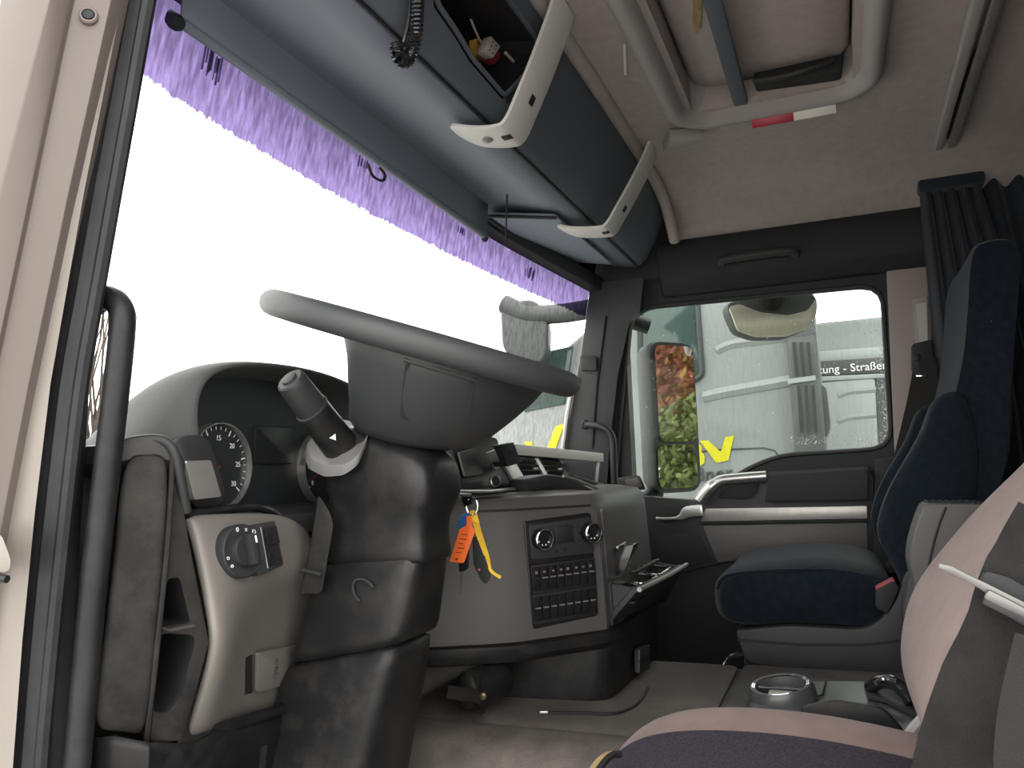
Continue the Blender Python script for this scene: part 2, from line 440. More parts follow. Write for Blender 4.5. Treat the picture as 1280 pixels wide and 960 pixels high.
# ---------------------------------------------------------------- far windscreen pillar and headers
def slab(name, pix, ax, v, vec, mt, parent=None, bevel=.006, rad=.01):
    return mk(name, prism(rpoly(UL(pix, ax, v), rad), vec), mt, parent, bevel=bevel)
o = slab('trim_6', [(738,355),(805,345),(800,390),(787,400),(772,470),(762,560),(756,640),(690,640),(699,575),(712,520),(727,440)], 'x', 1.945, (.075,.02,0), 'plastic', bevel=.008)
struct(o, 'black far windscreen pillar beside the passenger window')
mk('pillar_seam', tube([U(757,395,'x',1.943),U(746,480,'x',1.943),U(740,560,'x',1.943)], .006, 8), 'soft_black', o)
b = rpoly(UL([(725,445),(745,445),(746,464),(726,464)], 'x', 1.94), .008)
mk('speaker_button', prism(b, (-.015,-.004,0)), 'plastic', o, bevel=.004)
lg = mk('pillar_seal', tube(UL([(718,470),(709,520),(700,590)], 'x', 1.93), .008, 8), 'satin', o)
# dark band above the far door, running front to back
pz = [(1.955,1.375),(1.945,1.34),(1.95,1.25),(1.985,1.20),(2.03,1.20),(2.03,1.40)]
o = struct(mk('trim_7', loft([[Vec((x, y, z)) for x, z in pz] for y in (.50,.2,-.2,-.42)]), 'soft_black', bevel=.01, seg=3), 'black trim band above the far door')
g = spl([(1.935,.30,1.275),(1.92,.28,1.285),(1.915,.1,1.285),(1.935,.08,1.275)], 5)
mk('grab_recess', tube(g, .014, 10), 'plastic', o)
# windscreen header
rows = []
hdr = spl([(1.15,wsy(1.15,1.3)-.02,1.40),(1.3,wsy(1.3,1.3)-.03,1.37),(1.5,wsy(1.5,1.3)-.035,1.335),(1.97,wsy(1.97,1.3)-.03,1.262)], 6)
o = struct(mk('trim_8', strip(hdr, .05, .05, (0,0,1)), 'plastic', bevel=.008), 'black header along the top of the windscreen')
# ---------------------------------------------------------------- far door
door = sempty('door_1'); lab(door, 'black passenger door with silver inlay and chrome handle')
wo = rpoly(UL([(787,398),(806,384),(1086,357),(1103,368),(1114,548),(1100,561),(975,569),(935,585),(895,612),(860,640),(768,645),(772,560)], 'x', 2.0), [.03,.03,.03,.04,.04,.04,.05,.05,.05,.01,.01,.02])
of = rpoly(UL([(748,372),(800,352),(1105,325),(1132,350),(1142,560),(1142,600),(975,606),(935,610),(895,640),(870,655),(740,650),(745,560)], 'x', 2.0), .02)
N = 96
ringO, ringI = resamp(of, N), resamp(wo, N)
# align starts
k = min(range(N), key=lambda i: (ringI[i]-ringO[0]).length); ringI = ringI[k:]+ringI[:k]
mk('window_frame', ann(ringO, ringI, (.05,0,0)), 'soft_black', door, sharp=30)
mk('window_seal', tube(ringI, .007, 6, True), 'rubber', door)
gl = mk('window_2', prism([p+Vec((.03,0,0)) for p in resamp(of, 48)], (.004,0,0)), 'door_glass'); struct(gl, 'rain dotted passenger door window')
# dark smears of dirt and water on the tinted band
random.seed(5)
glass('smear', (.16,.15,.2), .0)
for px, py, n, wd, ln in ((262,80,9,.05,.05),(452,206,8,.035,.03),(575,290,6,.03,.025),(660,343,7,.04,.045)):
    V3, F3 = [], []
    d = RIGHT*(px-640)+DOWN*(py-480)+FWD*F; t = .0002
    while True:
        p = CAM+d*t
        if p.y >= wsy(p.x, p.z): break
        t += .000005
    for k in range(n):
        x = p.x+wd*(k/(n-1)-.5)+random.uniform(-.003,.003); zt = p.z+ln*random.uniform(.3,.55); zb_ = p.z-ln*random.uniform(.2,.55); h = wd/n*random.uniform(.3,.6); q = len(V3)
        for (xx, zz) in ((x-h,zb_),(x+h,zb_+.004),(x+h,zt),(x-h,zt-.004)): V3.append(Vec((xx, wsy(xx, zz)-.003, zz)))
        F3.append([q, q+1, q+2, q+3])
    mk('dirt_smear', (V3, F3), 'smear', win)
# rain drops clinging to the pane
random.seed(3); V_, F_ = [], []
def drop(c, r):
    n = len(V_); a = 6
    V_.append(c+Vec((-r*.6,0,0)))
    for q in range(a): V_.append(c+Vec((0, math.cos(q*2*math.pi/a)*r, math.sin(q*2*math.pi/a)*r)))
    for q in range(a): F_.append([n, n+1+q, n+1+(q+1) % a])
for i in range(900):
    t = random.random()
    if i < 420: px = 1110-abs(random.gauss(0,.8))*9+ (random.uniform(400,556)-470)*.045; py = random.uniform(400,556); px = 1104+(py-400)*.055-abs(random.gauss(0,1))*6
    elif i < 600: py = 556-abs(random.gauss(0,1))*7; px = random.uniform(985,1108)
    elif i < 760: py = 395+abs(random.gauss(0,1))*12; px = random.uniform(1015,1100)
    else: px = random.uniform(800,1100); py = random.uniform(400,555)
    drop(U(px, py, 'x', 2.027), random.uniform(.0012,.0032))
d = mk('rain_drops', (V_, F_), 'clear_drop', gl, sharp=180); d['kind'] = 'stuff'
# inner door card below the window
card = rpoly(UL([(770,618),(880,626),(905,604),(955,590),(1085,583),(1092,600),(1092,705),(1075,690),(985,694),(905,703),(850,716),(815,722)], 'x', 1.965), [.01,.03,.03,.03,.01,.01,.01,.02,.02,.02,.02,.01])
mk('door_card', prism(card, (.05,0,0)), 'plastic', door, bevel=.008)
low = UL([(780,690),(1092,690),(1092,830),(780,860)], 'x', 1.99)
mk('lower_panel', prism(low, (.03,0,0)), 'black', door)
mk('door_grey_panel', prism(rpoly(UL([(878,657),(1084,653),(1084,688),(985,693),(897,703)], 'x', 1.958), .006), (.02,0,0)), 'dash_grey', door, bevel=.003)
mk('lower_inset', prism(rpoly(UL([(820,668),(872,667),(893,702),(818,718)], 'x', 1.962), .006), (.02,0,0)), 'soft_black', door, bevel=.003)
mk('silver_inlay', prism(rpoly(UL([(882,636),(1084,632.5),(1084,648),(876,652)], 'x', 1.945), .003), (.02,0,0)), 'satin', door, bevel=.004)
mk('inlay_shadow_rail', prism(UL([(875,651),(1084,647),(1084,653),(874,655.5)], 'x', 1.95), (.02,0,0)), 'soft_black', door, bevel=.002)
mk('armrest_pad', prism(rpoly(UL([(962,594),(1085,586),(1085,624),(955,627)], 'x', 1.925), .008), (.05,0,0)), 'soft_black', door, bevel=.012, seg=3)
arc = spl(UL([(874,626),(885,612),(900,601),(920,598),(958,595)], 'x', 1.935), 5)
mk('grab_arch', tube(arc, [.019]*8+[.016]*(len(arc)-8), 10, False, 1.0), 'silver', door)
mk('grab_pocket', prism(rpoly(UL([(896,622),(902,612),(916,607),(950,604),(944,618),(934,624)], 'x', 1.955), .008), (.02,0,0)), 'soft_black', door, bevel=.004)
mk('lever_pocket', prism(rpoly(UL([(818,634),(862,631),(855,644),(846,648),(824,650)], 'x', 1.957), .006), (.02,0,0)), 'black', door, bevel=.003)
lv = spl(UL([(820,648),(840,648),(852,646),(860,640),(879,638)], 'x', 1.942), 4)
mk('door_lever', strip(lv, [.010]*6+[.012,.016,.022,.026,.03,.034,.036,.036,.036,.036,.036], .012, (0,0,1)), 'silver', door, bevel=.003)
# pillar behind the far door
o = struct(mk('trim_9', prism(UL([(1108,334),(1165,322),(1165,640),(1122,640)], 'x', 1.985), (.05,0,0)), 'beige_trim', bevel=.006), 'beige trim of the pillar behind the passenger door')
mk('belt_slot', prism(rpoly(UL([(1140,373),(1160,370),(1162,445),(1146,445)], 'x', 1.975), .006), (.02,0,0)), 'beige_trim', o, bevel=.003)
mk('belt_slot_recess', prism(rpoly(UL([(1145,380),(1158,378),(1160,440),(1150,440)], 'x', 1.972), .004), (.02,0,0)), 'hatch_grey', o)
mk('pillar_strip', prism(UL([(1093,575),(1124,570),(1128,715),(1090,720)], 'x', 1.96), (.04,0,0)), 'soft_black', o, bevel=.006)

# ================================================================== OVERHEAD
shelf = thing('overhead_shelf', 'dark blue grey overhead storage shelf above the windscreen with an open radio slot', 'shelf')
def xsec(x):
    return [(.60,1.312),(.558,1.300),(.535,1.318),(.505,1.365),(.47,1.44),(.452,1.50),(.452,1.56),(.70,1.56),(.70,1.40)]
sb = mk('shelf_body', loft([[Vec((x, y, z)) for y, z in xsec(x)] for x in (.02,.5,1.0,1.5,1.88,1.93)]), 'overhead_face', shelf, bevel=.008, seg=3)
# open radio slot
bpy.context.view_layer.update()
so_ = hits(sb, [(545,2),(571,40),(590,72),(630,119),(660,88),(672,62)], 0)
t_r, t_l = so_[5]+Vec((-.05,-.035,.055)), so_[0]+Vec((-.06,-.03,.05))
t_r = Vec((so_[5].x-.02,.466,1.452)); t_l = Vec((so_[0].x-.09,.466,1.452))
slot = so_+[t_r, t_l]
cut(sb, prism([p+Vec((0,-.04,-.015)) for p in slot], (0,.19,.035)), 'black')  # inner faces coloured black to stand for shade in the slot
mk('slot_rim', tube(rpoly([p+Vec((0,-.001,-.001)) for p in slot], .012), .0045, 8, True), 'overhead_face', shelf)
mk('slot_bezel', tube(spl([so_[3]+Vec((.012,-.004,-.004)), so_[4]+Vec((.016,-.004,0)), so_[5]+Vec((.016,-.004,0)), t_r+Vec((.03,-.004,.0))], 4), .010, 8), 'soft_black', shelf)
mk('slot_floor', box(so_[0].x-.12, so_[4].x+.02, .60, .605, 1.34, 1.50), 'black', shelf)
pl = mk('mount_plate', prism(rpoly(UL([(655,-40),(700,-40),(672,42),(660,76),(640,66),(645,40)], 'y', .56), .006), (0,.004,0)), 'overhead', shelf, bevel=.001)
for px, py in ((660,48),(662,62),(648,50)):
    mk('plate_hole', lathe([(.005,0),(.005,.002)], U(px, py, 'y', .557), (0,-1,0), 10), 'black', pl)
# underside toward the windscreen, split by a joint
us = [[Vec((x, y, z)) for y, z in ((.572,1.302),(.66,1.325),(.76,1.352),(.86,1.36),(wsy(x,1.36)-.01,1.36))] for x in (.02,.3,.6,.9,1.25,1.6,1.95)]
mk('underside_panel', grid(us), 'overhead', shelf, solid=.006, sharp=60)
for a, b in (((.02,.565,1.299),(1.9,.565,1.299)),):
    mk('joint_line', tube([a, b], .0035, 6), 'black', shelf)
# the two silver brackets
def bracket(x, wdt, label, y0=.625, lean=0):
    t = thing('shelf_bracket', label, 'bracket')
    pth = [(x,y0,1.300),(x,y0-.045,1.280),(x,.535,1.270),(x,.512,1.278),(x+lean*.2,.488,1.32),(x+lean*.5,.455,1.385),(x+lean*.8,.425,1.45),(x+lean,.405,1.50)]
    pp = spl(pth, 5); wds = []
    for i, p in enumerate(pp):
        s = i/(len(pp)-1); wds.append(wdt*max(.3, math.sqrt(max(0, 1-max(0, 1-s/.13)**2))))
    mk('strap_plate', strip(pp, wds, .007, (1,0,0)), 'bracket', t, bevel=.002)
    def on(s): return pp[int(s*(len(pp)-1))]
    for s, dx in ((.34,0),(.62,.006)):
        p = on(s); q = pp[int(s*(len(pp)-1))+1]; tn = (q-p).normalized(); nn = Vec((1,0,0)).cross(tn)
        if nn.z > 0: nn = -nn
        mk('screw_socket', obox(p+nn*.004+Vec((dx,0,0)), (1,0,0), tn, nn, .018, .018, .003), 'black', t, bevel=.001)
    return t, pp
b1, pp1 = bracket(.725, .10, 'wide pale grey metal bracket under the radio slot of the overhead shelf', .635)
cap_p = pp1[7]
mk('button_cap', lathe([(.011,0),(.011,.004),(.008,.006),(.0005,.006)], cap_p+Vec((0,0,-.003)), (0,-.25,-1), 14), 'satin', b1)
b2, _ = bracket(1.40, .092, 'narrow pale grey metal bracket at the passenger end of the overhead shelf', .655, .07)
# roller blind on the driver side
bl = thing('roller_blind', 'long dark roller sun blind hanging across the windscreen top', 'sun blind')
e0 = U(226,30,'y',.80); e1 = U(608,297,'y',.82)
rows = []
for t in [i/10 for i in range(11)]:
    p = e0.lerp(e1, t); rows.append([p, p+Vec((0,-.002,.03)), p+Vec((0,-.006,.09)), p+Vec((0,-.012,.115))])
mk('blind_cloth', grid(rows), 'blind', bl, solid=.004, sharp=60)
mk('bottom_bar', tube([e0-Vec((.02,0,-.003)), e1], .0075, 10), 'blind', bl)
mk('end_knob', lathe([(.0005,-.012),(.009,-.01),(.0115,-.003),(.0115,.004),(.009,.01),(.0005,.012)], U(219,27,'y',.80), (1,0,0), 16), 'soft_black', bl)
mk('end_knob', lathe([(.0005,-.008),(.007,-.006),(.008,0),(.006,.006),(.0005,.007)], U(606,299,'y',.82), (1,0,0), 12), 'soft_black', bl)
hk = [U(460,205,'y',.80),U(466,220,'y',.80),U(478,226,'y',.80),U(481,219,'y',.80),U(475,210,'y',.80)]
mk('pull_loop', tube(spl(hk, 4), .003, 6), 'black', bl)
# folded passenger visor
vi = thing('sun_visor', 'folded grey passenger sun visor with wire frame above the windscreen', 'sun visor')
q = [Vec((1.30,.63,1.309)),Vec((1.85,.63,1.309)),Vec((1.85,.83,1.345)),Vec((1.30,.83,1.345))]
mk('visor_panel', prism([p-Vec((0,0,.012)) for p in rpoly(q, .012)], (0,0,.008)), 'overhead', vi, bevel=.003)
fr_ = [p-Vec((0,0,.018)) for p in (q[1], q[0], q[3])]
mk('wire_frame', tube([q[0]-Vec((0,-.0,.016)), q[3]-Vec((0,0,.016))], .0045, 8), 'black', vi)
mk('wire_frame', tube([q[3]-Vec((0,0,.016)), q[2]-Vec((0,0,.016))], .006, 8), 'black', vi)
mk('pull_cord', tube([U(634,240,'y',.72),U(632,300,'y',.76)], .0025, 6), 'black', vi)
mk('clip', prism(rpoly(UL([(690,314),(700,314),(698,328),(692,326)], 'y', .80), .002), (0,.012,0)), 'black', vi, bevel=.002)
# coiled microphone cord
cc = spl([U(523,-60,'y',.49),U(522,-30,'y',.49),U(521,15,'y',.51),U(519,45,'y',.525),U(514,66,'y',.535),U(506,77,'y',.54),U(498,70,'y',.54),U(495,54,'y',.54)], 8)
L = [0]
for a, b in zip(cc, cc[1:]): L.append(L[-1]+(b-a).length)
hel = []; turns = L[-1]/.0064; ns = int(turns*10)
for k in range(ns+1):
    s = L[-1]*k/ns; i = max(j for j in range(len(L)) if L[j] <= s); i = min(i, len(cc)-2)
    p = cc[i].lerp(cc[i+1], (s-L[i])/max(L[i+1]-L[i], 1e-9)); t = (cc[i+1]-cc[i]).normalized()
    u = Vec((0,1,0)); u = (u-t*u.dot(t)).normalized(); v_ = t.cross(u); q_ = 2*math.pi*turns*k/ns
    hel.append(p+(u*math.cos(q_)+v_*math.sin(q_))*.0085)
cord = thing('coiled_cord', 'black coiled microphone cord dangling from the overhead shelf', 'cord')
mk('cord_coil', tube(hel, .0026, 6), 'gloss_black', cord)
mk('cord_tail', tube(spl([hel[-1], U(502,60,'y',.545), U(512,20,'y',.525), U(516,-50,'y',.50)], 5), .003, 6), 'gloss_black', cord)
# loose connectors in the radio slot
def connector(name, label, pix, mt, y, holes=0):
    t = thing(name, label, 'connector')
    P = UL(pix, 'y', y); body = mk('housing', prism(P, (0,.016,0)), mt, t, bevel=.0015)
    c = sum(P, Vec())/4; ex = (P[1]-P[0])/5; ey = (P[3]-P[0])/5
    for i in range(holes):
        cc_ = c+ex*((i % 2)-.5)*1.6+ey*((i//2)-1)*1.3
        mk('socket', obox(cc_-Vec((0,.0005,0)), ex, ey, (0,1,0), .0028, .0028, .002), 'black', t)
    mk('wire', tube(spl([c+Vec((0,.01,.0)), c+Vec((.01,.03,.03)), c+Vec((.0,.05,.09)), c+Vec((-.02,.07,.15))], 4), .0022, 6), 'conn_white' if holes else 'black', t)
connector('wire_connector', 'yellow wire connector hanging in the open radio slot', [(596,48),(605,51),(611,74),(597,69)], 'conn_yellow', .55)
connector('wire_connector', 'white eight way wire connector hanging in the open radio slot', [(614,45),(626,58),(617,72),(605,64)], 'conn_white', .515, 6)
connector('wire_connector', 'dark red wire connector hanging in the open radio slot', [(626,56),(632,66),(619,80),(612,74)], 'conn_red', .548)
connector('wire_connector', 'small pinkish grey wire connector hanging in the open radio slot', [(620,33),(624,33),(627,50),(622,46)], 'conn_white', .575)
mk_ = mk('cable_tip', tube([U(632,66,'y',.52),U(644,79,'y',.52)], .003, 8), 'conn_white'); tag(mk_, 'pale cable end lying in the radio slot beside the red connector', 'cable')
# ---------------------------------------------------------------- roof hatch
ha = thing('roof_hatch', 'grey roof hatch frame with rounded corners and a cross bar', 'roof hatch')
def rr(x0, x1, y0, y1, z, r, n=8):
    out = []
    for cx, cy_, a0 in ((x1-r,y1-r,0),(x0+r,y1-r,90),(x0+r,y0+r,180),(x1-r,y0+r,270)):
        for k in range(n+1):
            a = math.radians(a0+90*k/n); out.append(Vec((cx+r*math.cos(a), cy_+r*math.sin(a), z)))
    return out
R = lambda d, z, r: rr(hx0-d, hx1+d, hy0-d, hy1+d, z, r)
mk('hatch_frame', loft([R(.035,1.515,.115), R(.03,1.487,.11), R(.018,1.474,.10), R(.0,1.474,.085), R(-.012,1.488,.075), R(-.022,1.54,.07), R(-.03,1.60,.065)], False), 'hatch_grey', ha, sharp=50)
lid = mk('hatch_lid', loft([R(-.033,1.602,.06), R(-.035,1.565,.06), R(-.05,1.548,.05), R(-.12,1.545,.03)], True), 'headliner', ha, sharp=50)
mk('cross_bar', prism([(hx0+.0,.140,1.500),(hx0,.175,1.500),(hx0,.172,1.53),(hx0,.143,1.53)], (hx1-hx0-.02,0,0)), 'overhead_face', ha, bevel=.006)
mk('hatch_latch', prism(rpoly([Vec((1.255,y,z)) for y, z in ((.12,1.52),(.02,1.513),(-.065,1.508),(-.075,1.56),(0,1.565),(.12,1.56))], .008), (.045,0,0)), 'soft_black', ha, bevel=.004)
mk('latch_lever', tube(spl([(1.25,.12,1.525),(1.235,.05,1.515),(1.235,0,1.52),(1.25,-.05,1.535)], 4), .008, 8), 'plastic', ha)
mk('frame_tab', prism(rpoly(UL([(829,190),(838,176),(880,174),(872,181)], 'z', 1.468), .004), (0,0,.03)), 'hatch_grey', ha, bevel=.003)
st = thing('reflector_strip', 'red and white reflector strip stuck on the roof hatch frame', 'reflector')
def onhatch(py0, py1, mt, nm):
    mk(nm, prism([(hx1+.022,py0,1.457),(hx1+.022,py1,1.457),(hx1+.012,py1,1.4745),(hx1+.012,py0,1.4745)], (.002,0,.001)), mt, st, bevel=.0006)
ya, yb, yc = U(945,172,'z',1.472).y, U(994,159,'z',1.472).y, U(1045,147,'z',1.472).y
onhatch(ya, yb, 'red', 'red_band'); onhatch(yb, yc, 'white', 'white_band')
tp_ = rpoly([U(866,-20,'z',1.544),U(880,-20,'z',1.544),U(876,25,'z',1.540),U(871,46,'z',1.535),U(866,30,'z',1.540)], .004)
tag(mk('tape_scrap', prism(tp_, (0,0,.003)), 'tape'), 'scrap of brown tape peeling from the roof hatch lid', 'tape')
tag(mk('paper_scrap', prism(UL([(779,56),(782,56),(783,94),(780,94)], 'z', 1.496), (0,0,.002)), 'white'), 'thin white paper sliver stuck to the headliner beside the hatch', 'paper')
# curved edge moulding between shelf and headliner
mo = struct(mk('trim_10', tube(spl([(.05,.46,1.46),(.5,.45,1.50),(1.0,.445,1.502),(1.55,.445,1.498),(1.78,.44,1.46),(1.93,.44,1.37)], 6), .018, 10), 'headliner'), 'cloth covered moulding between overhead shelf and headliner')
# ---------------------------------------------------------------- curtain and rail
rl = thing('curtain_rail', 'grey double track curtain rail across the headliner', 'curtain rail')
ry = -.305
for dy in (-.016, .016):
    mk('rail_track', prism([(.1,ry+dy-.012,1.505),(.1,ry+dy-.010,1.487),(.1,ry+dy+.010,1.487),(.1,ry+dy+.012,1.505)], (1.70,-.02 ,-.012)), 'satin' if dy < 0 else 'hatch_grey', rl, bevel=.002)
mk('rail_groove', box(.1,1.8,ry-.026,ry-.018,1.486,1.50), 'black', rl)
mk('rail_end_clip', prism(UL([(1191,200),(1196,203),(1195,222),(1192,216)], 'z', 1.47), (0,0,.004)), 'white', rl)
cu = thing('curtain', 'dark bunched sleeping berth curtain behind the passenger seat', 'curtain')
def curtain_sheet(x0, x1, y0, amp, nf, z0, z1, nm):
    rows = []
    for z in [z0+(z1-z0)*k/6 for k in range(7)]:
        r = []
        for i in range(nf*6+1):
            t = i/(nf*6); r.append(Vec((x0+(x1-x0)*t, y0+amp*math.sin(t*nf*2*math.pi)*(1+.3*math.sin(z*5)), z)))
        rows.append(r)
    mk(nm, grid(rows), 'curtain', cu, solid=.004, sub=1, sharp=180)
def bunch(y0, y1, xc, amp, nf, z0, z1, nm):
    rows = []
    for k in range(9):
        z = z1+(z0-z1)*k/8; sp = 1+.25*math.sin(k*.5); r = []
        for i in range(nf*6+1):
            t = i/(nf*6); r.append(Vec((xc+amp*math.sin(t*nf*2*math.pi+z), y0+(y1-y0)*t*sp-.012*k*t, z)))
        rows.append(r)
    mk(nm, grid(rows), 'curtain', cu, solid=.004, sub=1, sharp=180)
bunch(-.268, -.42, 1.915, .022, 5, .05, 1.43, 'curtain_cloth')
bunch(-.36, -.66, 1.93, .02, 5, .05, 1.43, 'curtain_fold')
mk('curtain_header', box(1.885,1.96,-.43,-.262,1.40,1.47), 'curtain', cu, bevel=.01)
# bunk wall things behind the seats
bw = struct(mk('trim_11', tube(spl([(1.36,-.66,1.50),(1.36,-.64,1.30),(1.37,-.61,1.10),(1.40,-.58,.95),(1.42,-.58,.7),(1.42,-.58,.30),(1.42,-.58,.0)], 5), .022, 10), 'beige_trim'), 'pale vertical berth post behind the passenger seat')

# ================================================================== DASHBOARD
dash = thing('dashboard', 'grey and black truck dashboard with instrument hood, switch panel and angled centre stack', 'dashboard')
def pg(rows, ax='y'): return grid([[U(a, b, ax, c) for a, b, c in r] for r in rows])
# --- hidden carcass that closes the dash toward the windscreen
bx_ = [(.06,.80,.60),(.06,.80,.25)]
carc = [[Vec((x, y, z)) for y, z in ((.815,.30),(.80,.60),(.83,.675),(.90,.69),(wsy(x,.68)-.015,.685))] for x in (.05,.12,.22)]
mk('left_deck', grid(carc), 'plastic_dirty', dash, solid=.01, sharp=50)
carc = [[Vec((x, y, z)) for y, z in ((.86,.30),(.86,.56),(.87,.63),(.93,.665),(wsy(x,.68)-.015,.675))] for x in (.20,.45,.70,1.0,1.4,1.75,1.94)]
mk('dash_deck', grid(carc), 'dash_top', dash, solid=.01, sharp=50)
# --- near end: side panel, rim, pocket panel
sp = [[U(150,566,'x',.055),U(180,560,'x',.075),U(203,562,'x',.088),U(212,575,'x',.094)],
      [U(142,700,'x',.05),U(170,700,'x',.07),U(192,700,'x',.084),U(206,690,'x',.094)],
      [U(125,820,'x',.048),U(155,825,'x',.068),U(178,825,'x',.086),U(194,800,'x',.095)],
      [U(112,918,'x',.045),U(140,917,'x',.066),U(165,921,'x',.085),U(184,926,'x',.098)]]
mk('side_panel', grid(sp), 'plastic_dirty', dash, solid=.012, sub=2, sharp=180)
rimp = spl([U(138,562,'x',.052),U(160,553,'x',.066),U(190,549,'x',.084),U(208,553,'x',.094),U(218,566,'x',.10),U(224,590,'x',.107),U(233,640,'x',.125)], 4)
mk('end_rim', tube(rimp, .006, 10), 'plastic', dash)
mk('top_cap', prism([U(140,556,'x',.05),U(190,547,'x',.08),U(215,553,'x',.098),U(232,576,'x',.118),U(232,600,'x',.12)]+[U(232,600,'x',.12)+Vec((.02,.1,0)),U(140,556,'x',.05)+Vec((0,.08,0))], (0,0,-.02)), 'plastic', dash, bevel=.004)
# pocket panel with two open pockets
pk = [(214,572,.100),(226,592,.112),(228,644,.126),(236,668,.130),(263,803,.150),(246,866,.142),(228,926,.132),(196,931,.110),(184,926,.1),(196,800,.096)]
pp = mk('pocket_panel', prism([U(a, b, 'x', c) for a, b, c in pk], (.085,.25,0)), 'plastic_dirty', dash, bevel=.004)
def yat(px): return None
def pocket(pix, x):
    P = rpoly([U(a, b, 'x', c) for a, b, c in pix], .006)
    cut(pp, prism([p-Vec((.012,.045,0)) for p in P], (.09,.285,0)), 'black')  # pocket walls painted black in place of the shade inside
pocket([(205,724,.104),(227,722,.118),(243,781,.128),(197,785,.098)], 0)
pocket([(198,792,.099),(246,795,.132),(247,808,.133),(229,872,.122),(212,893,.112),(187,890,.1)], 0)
mk('pocket_lip', tube([U(197,784,'x',.100),U(212,788,'x',.108),U(243,782,'x',.129)], .003, 8), 'plastic_dirty', dash)
ridge = spl([U(216,572,'x',.099),U(208,690,'x',.0965),U(197,800,'x',.096),U(186,900,'x',.098),U(183,930,'x',.1)], 5)
mk('corner_edge', tube(ridge, .0035, 8), 'plastic_dirty', dash)
# speaker grille cover (silver wedge)
gw = [(218,577,.755),(250,576,.759),(263,621,.757),(229,625,.751)]
P = [U(a, b, 'y', c) for a, b, c in gw]
so = mk('hood_side', pg([[(206,548,.78),(240,541,.775),(262,545,.775)],[(218,575,.765),(245,570,.765),(268,580,.768)],[(236,640,.76),(262,640,.76),(290,636,.765)]]), 'plastic', dash, solid=.02, sub=2)
cv = mk('tweeter_cover', prism(rpoly(P, .004), (-.004,-.022,.0)), 'satin', dash, bevel=.004, seg=3)
mk('lower_shelf_lip', tube(spl([U(233,643,'y',.742),U(262,640,'y',.742),U(290,636,'y',.745),U(318,634,'y',.75),U(340,640,'y',.755),U(352,650,'y',.76)], 4), .006, 8), 'gloss_black', dash)
# --- accent panel around the light switch
acc = [[(226,645,.748),(248,642,.735),(300,640,.733),(348,640,.738),(372,652,.745),(384,668,.80)],
       [(236,668,.738),(262,672,.722),(310,675,.722),(352,672,.728),(382,678,.738),(392,690,.80)],
       [(250,730,.718),(274,734,.703),(316,724,.716),(360,714,.724),(396,712,.735),(404,722,.80)],
       [(256,770,.706),(281,772,.690),(306,745,.728),(352,732,.756),(399,722,.768),(406,732,.81)],
       [(263,803,.698),(287,805,.684),(304,792,.752),(352,778,.785),(396,766,.790),(402,774,.83)],
       [(247,865,.720),(270,868,.708),(288,862,.762),(340,850,.792),(390,832,.798),(397,840,.84)],
       [(228,925,.746),(250,920,.736),(268,915,.765),(330,892,.795),(388,868,.80),(394,872,.84)]]
ac = mk('accent_panel', pg(acc), 'accent', dash, solid=.014, sub=2, sharp=180)
# light switch
c = U(301,689,'y',.703); nrm = Vec((-.12,-1,.13)).normalized()
sw = mk('light_switch', lathe([(.0335,-.012),(.0335,.004),(.0315,.0065),(.0285,.0055),(.0005,.0055)], c, nrm, 36), 'plastic', dash)
ex = Vec((1,-.12,0)).normalized(); ey = nrm.cross(ex)
if ey.z < 0: ey = -ey
mk('switch_knob', lathe([(.021,.004),(.020,.011),(.018,.0135),(.0005,.0135)], c, nrm, 30), 'soft_black', sw)
gp = (ey*math.cos(.2)-ex*math.sin(.05)).normalized()
mk('knob_grip', obox(c+nrm*.02, ex, ey-ex*.12, nrm, .013, .040, .016), 'soft_black', sw, bevel=.004)
mk('knob_mark', obox(c+nrm*.0285+ey*.012, ex, ey-ex*.12, nrm, .0022, .009, .001), 'ink', sw)
for s, dx, dz in (('0',-.008,.0265),('☼',.006,.0262),('D',.0185,.0215),('o',-.026,-.006),('o',-.021,-.016)):
    text('switch_symbol', s if s != '☼' else 'x', .0085, c+ex*dx+ey*dz+nrm*.0062, ex, ey, 'ink', sw, .0003)
c = c-nrm*.003
bz = mk('switch_bezel', prism(rpoly([c+ex*a+ey*b+nrm*.0015 for a, b in ((.018,.031),(.064,.034),(.072,-.026),(.026,-.034))], .004), -nrm*.012), 'plastic', dash, bevel=.002)
for b0, b1 in ((.003,.026),(-.024,.0)):
    mk('rocker_switch', prism(rpoly([c+ex*a+ey*b+nrm*.003 for a, b in ((.040,b1),(.060,b1+.001),(.064,b0+.001),(.042,b0))], .002), nrm*.004), 'gloss_black', bz, bevel=.0015)
mk('bezel_line', tube([c+ex*.036+ey*.027+nrm*.003, c+ex*.042-ey*.026+nrm*.003], .0008, 6), 'satin', bz)
# OBD cover
oc = [(317,815,.752),(376,804,.770),(379,849,.772),(316,864,.752)]
P = hits(ac, [(a, b) for a, b, c_ in oc], .0015)
ob = mk('obd_cover', prism(rpoly(P, .005), (0,-.006,-.001)), 'accent', dash, bevel=.002)
for o_ in (ob,): pass
pu = (P[0]-P[3]).normalized(); pr = (P[1]-P[0]).normalized()
text('obd_text', 'OBD', .017, P[0]*.25+P[3]*.25+P[1]*.25+P[2]*.25-pr*.028-Vec((0,.008,0)), -pu, pr, 'dash_grey', ob, .0006)
mk('obd_notch', prism(hits(ac, ((307,822),(315,818),(315,866),(306,868)), .001), (0,.004,0)), 'black', dash)
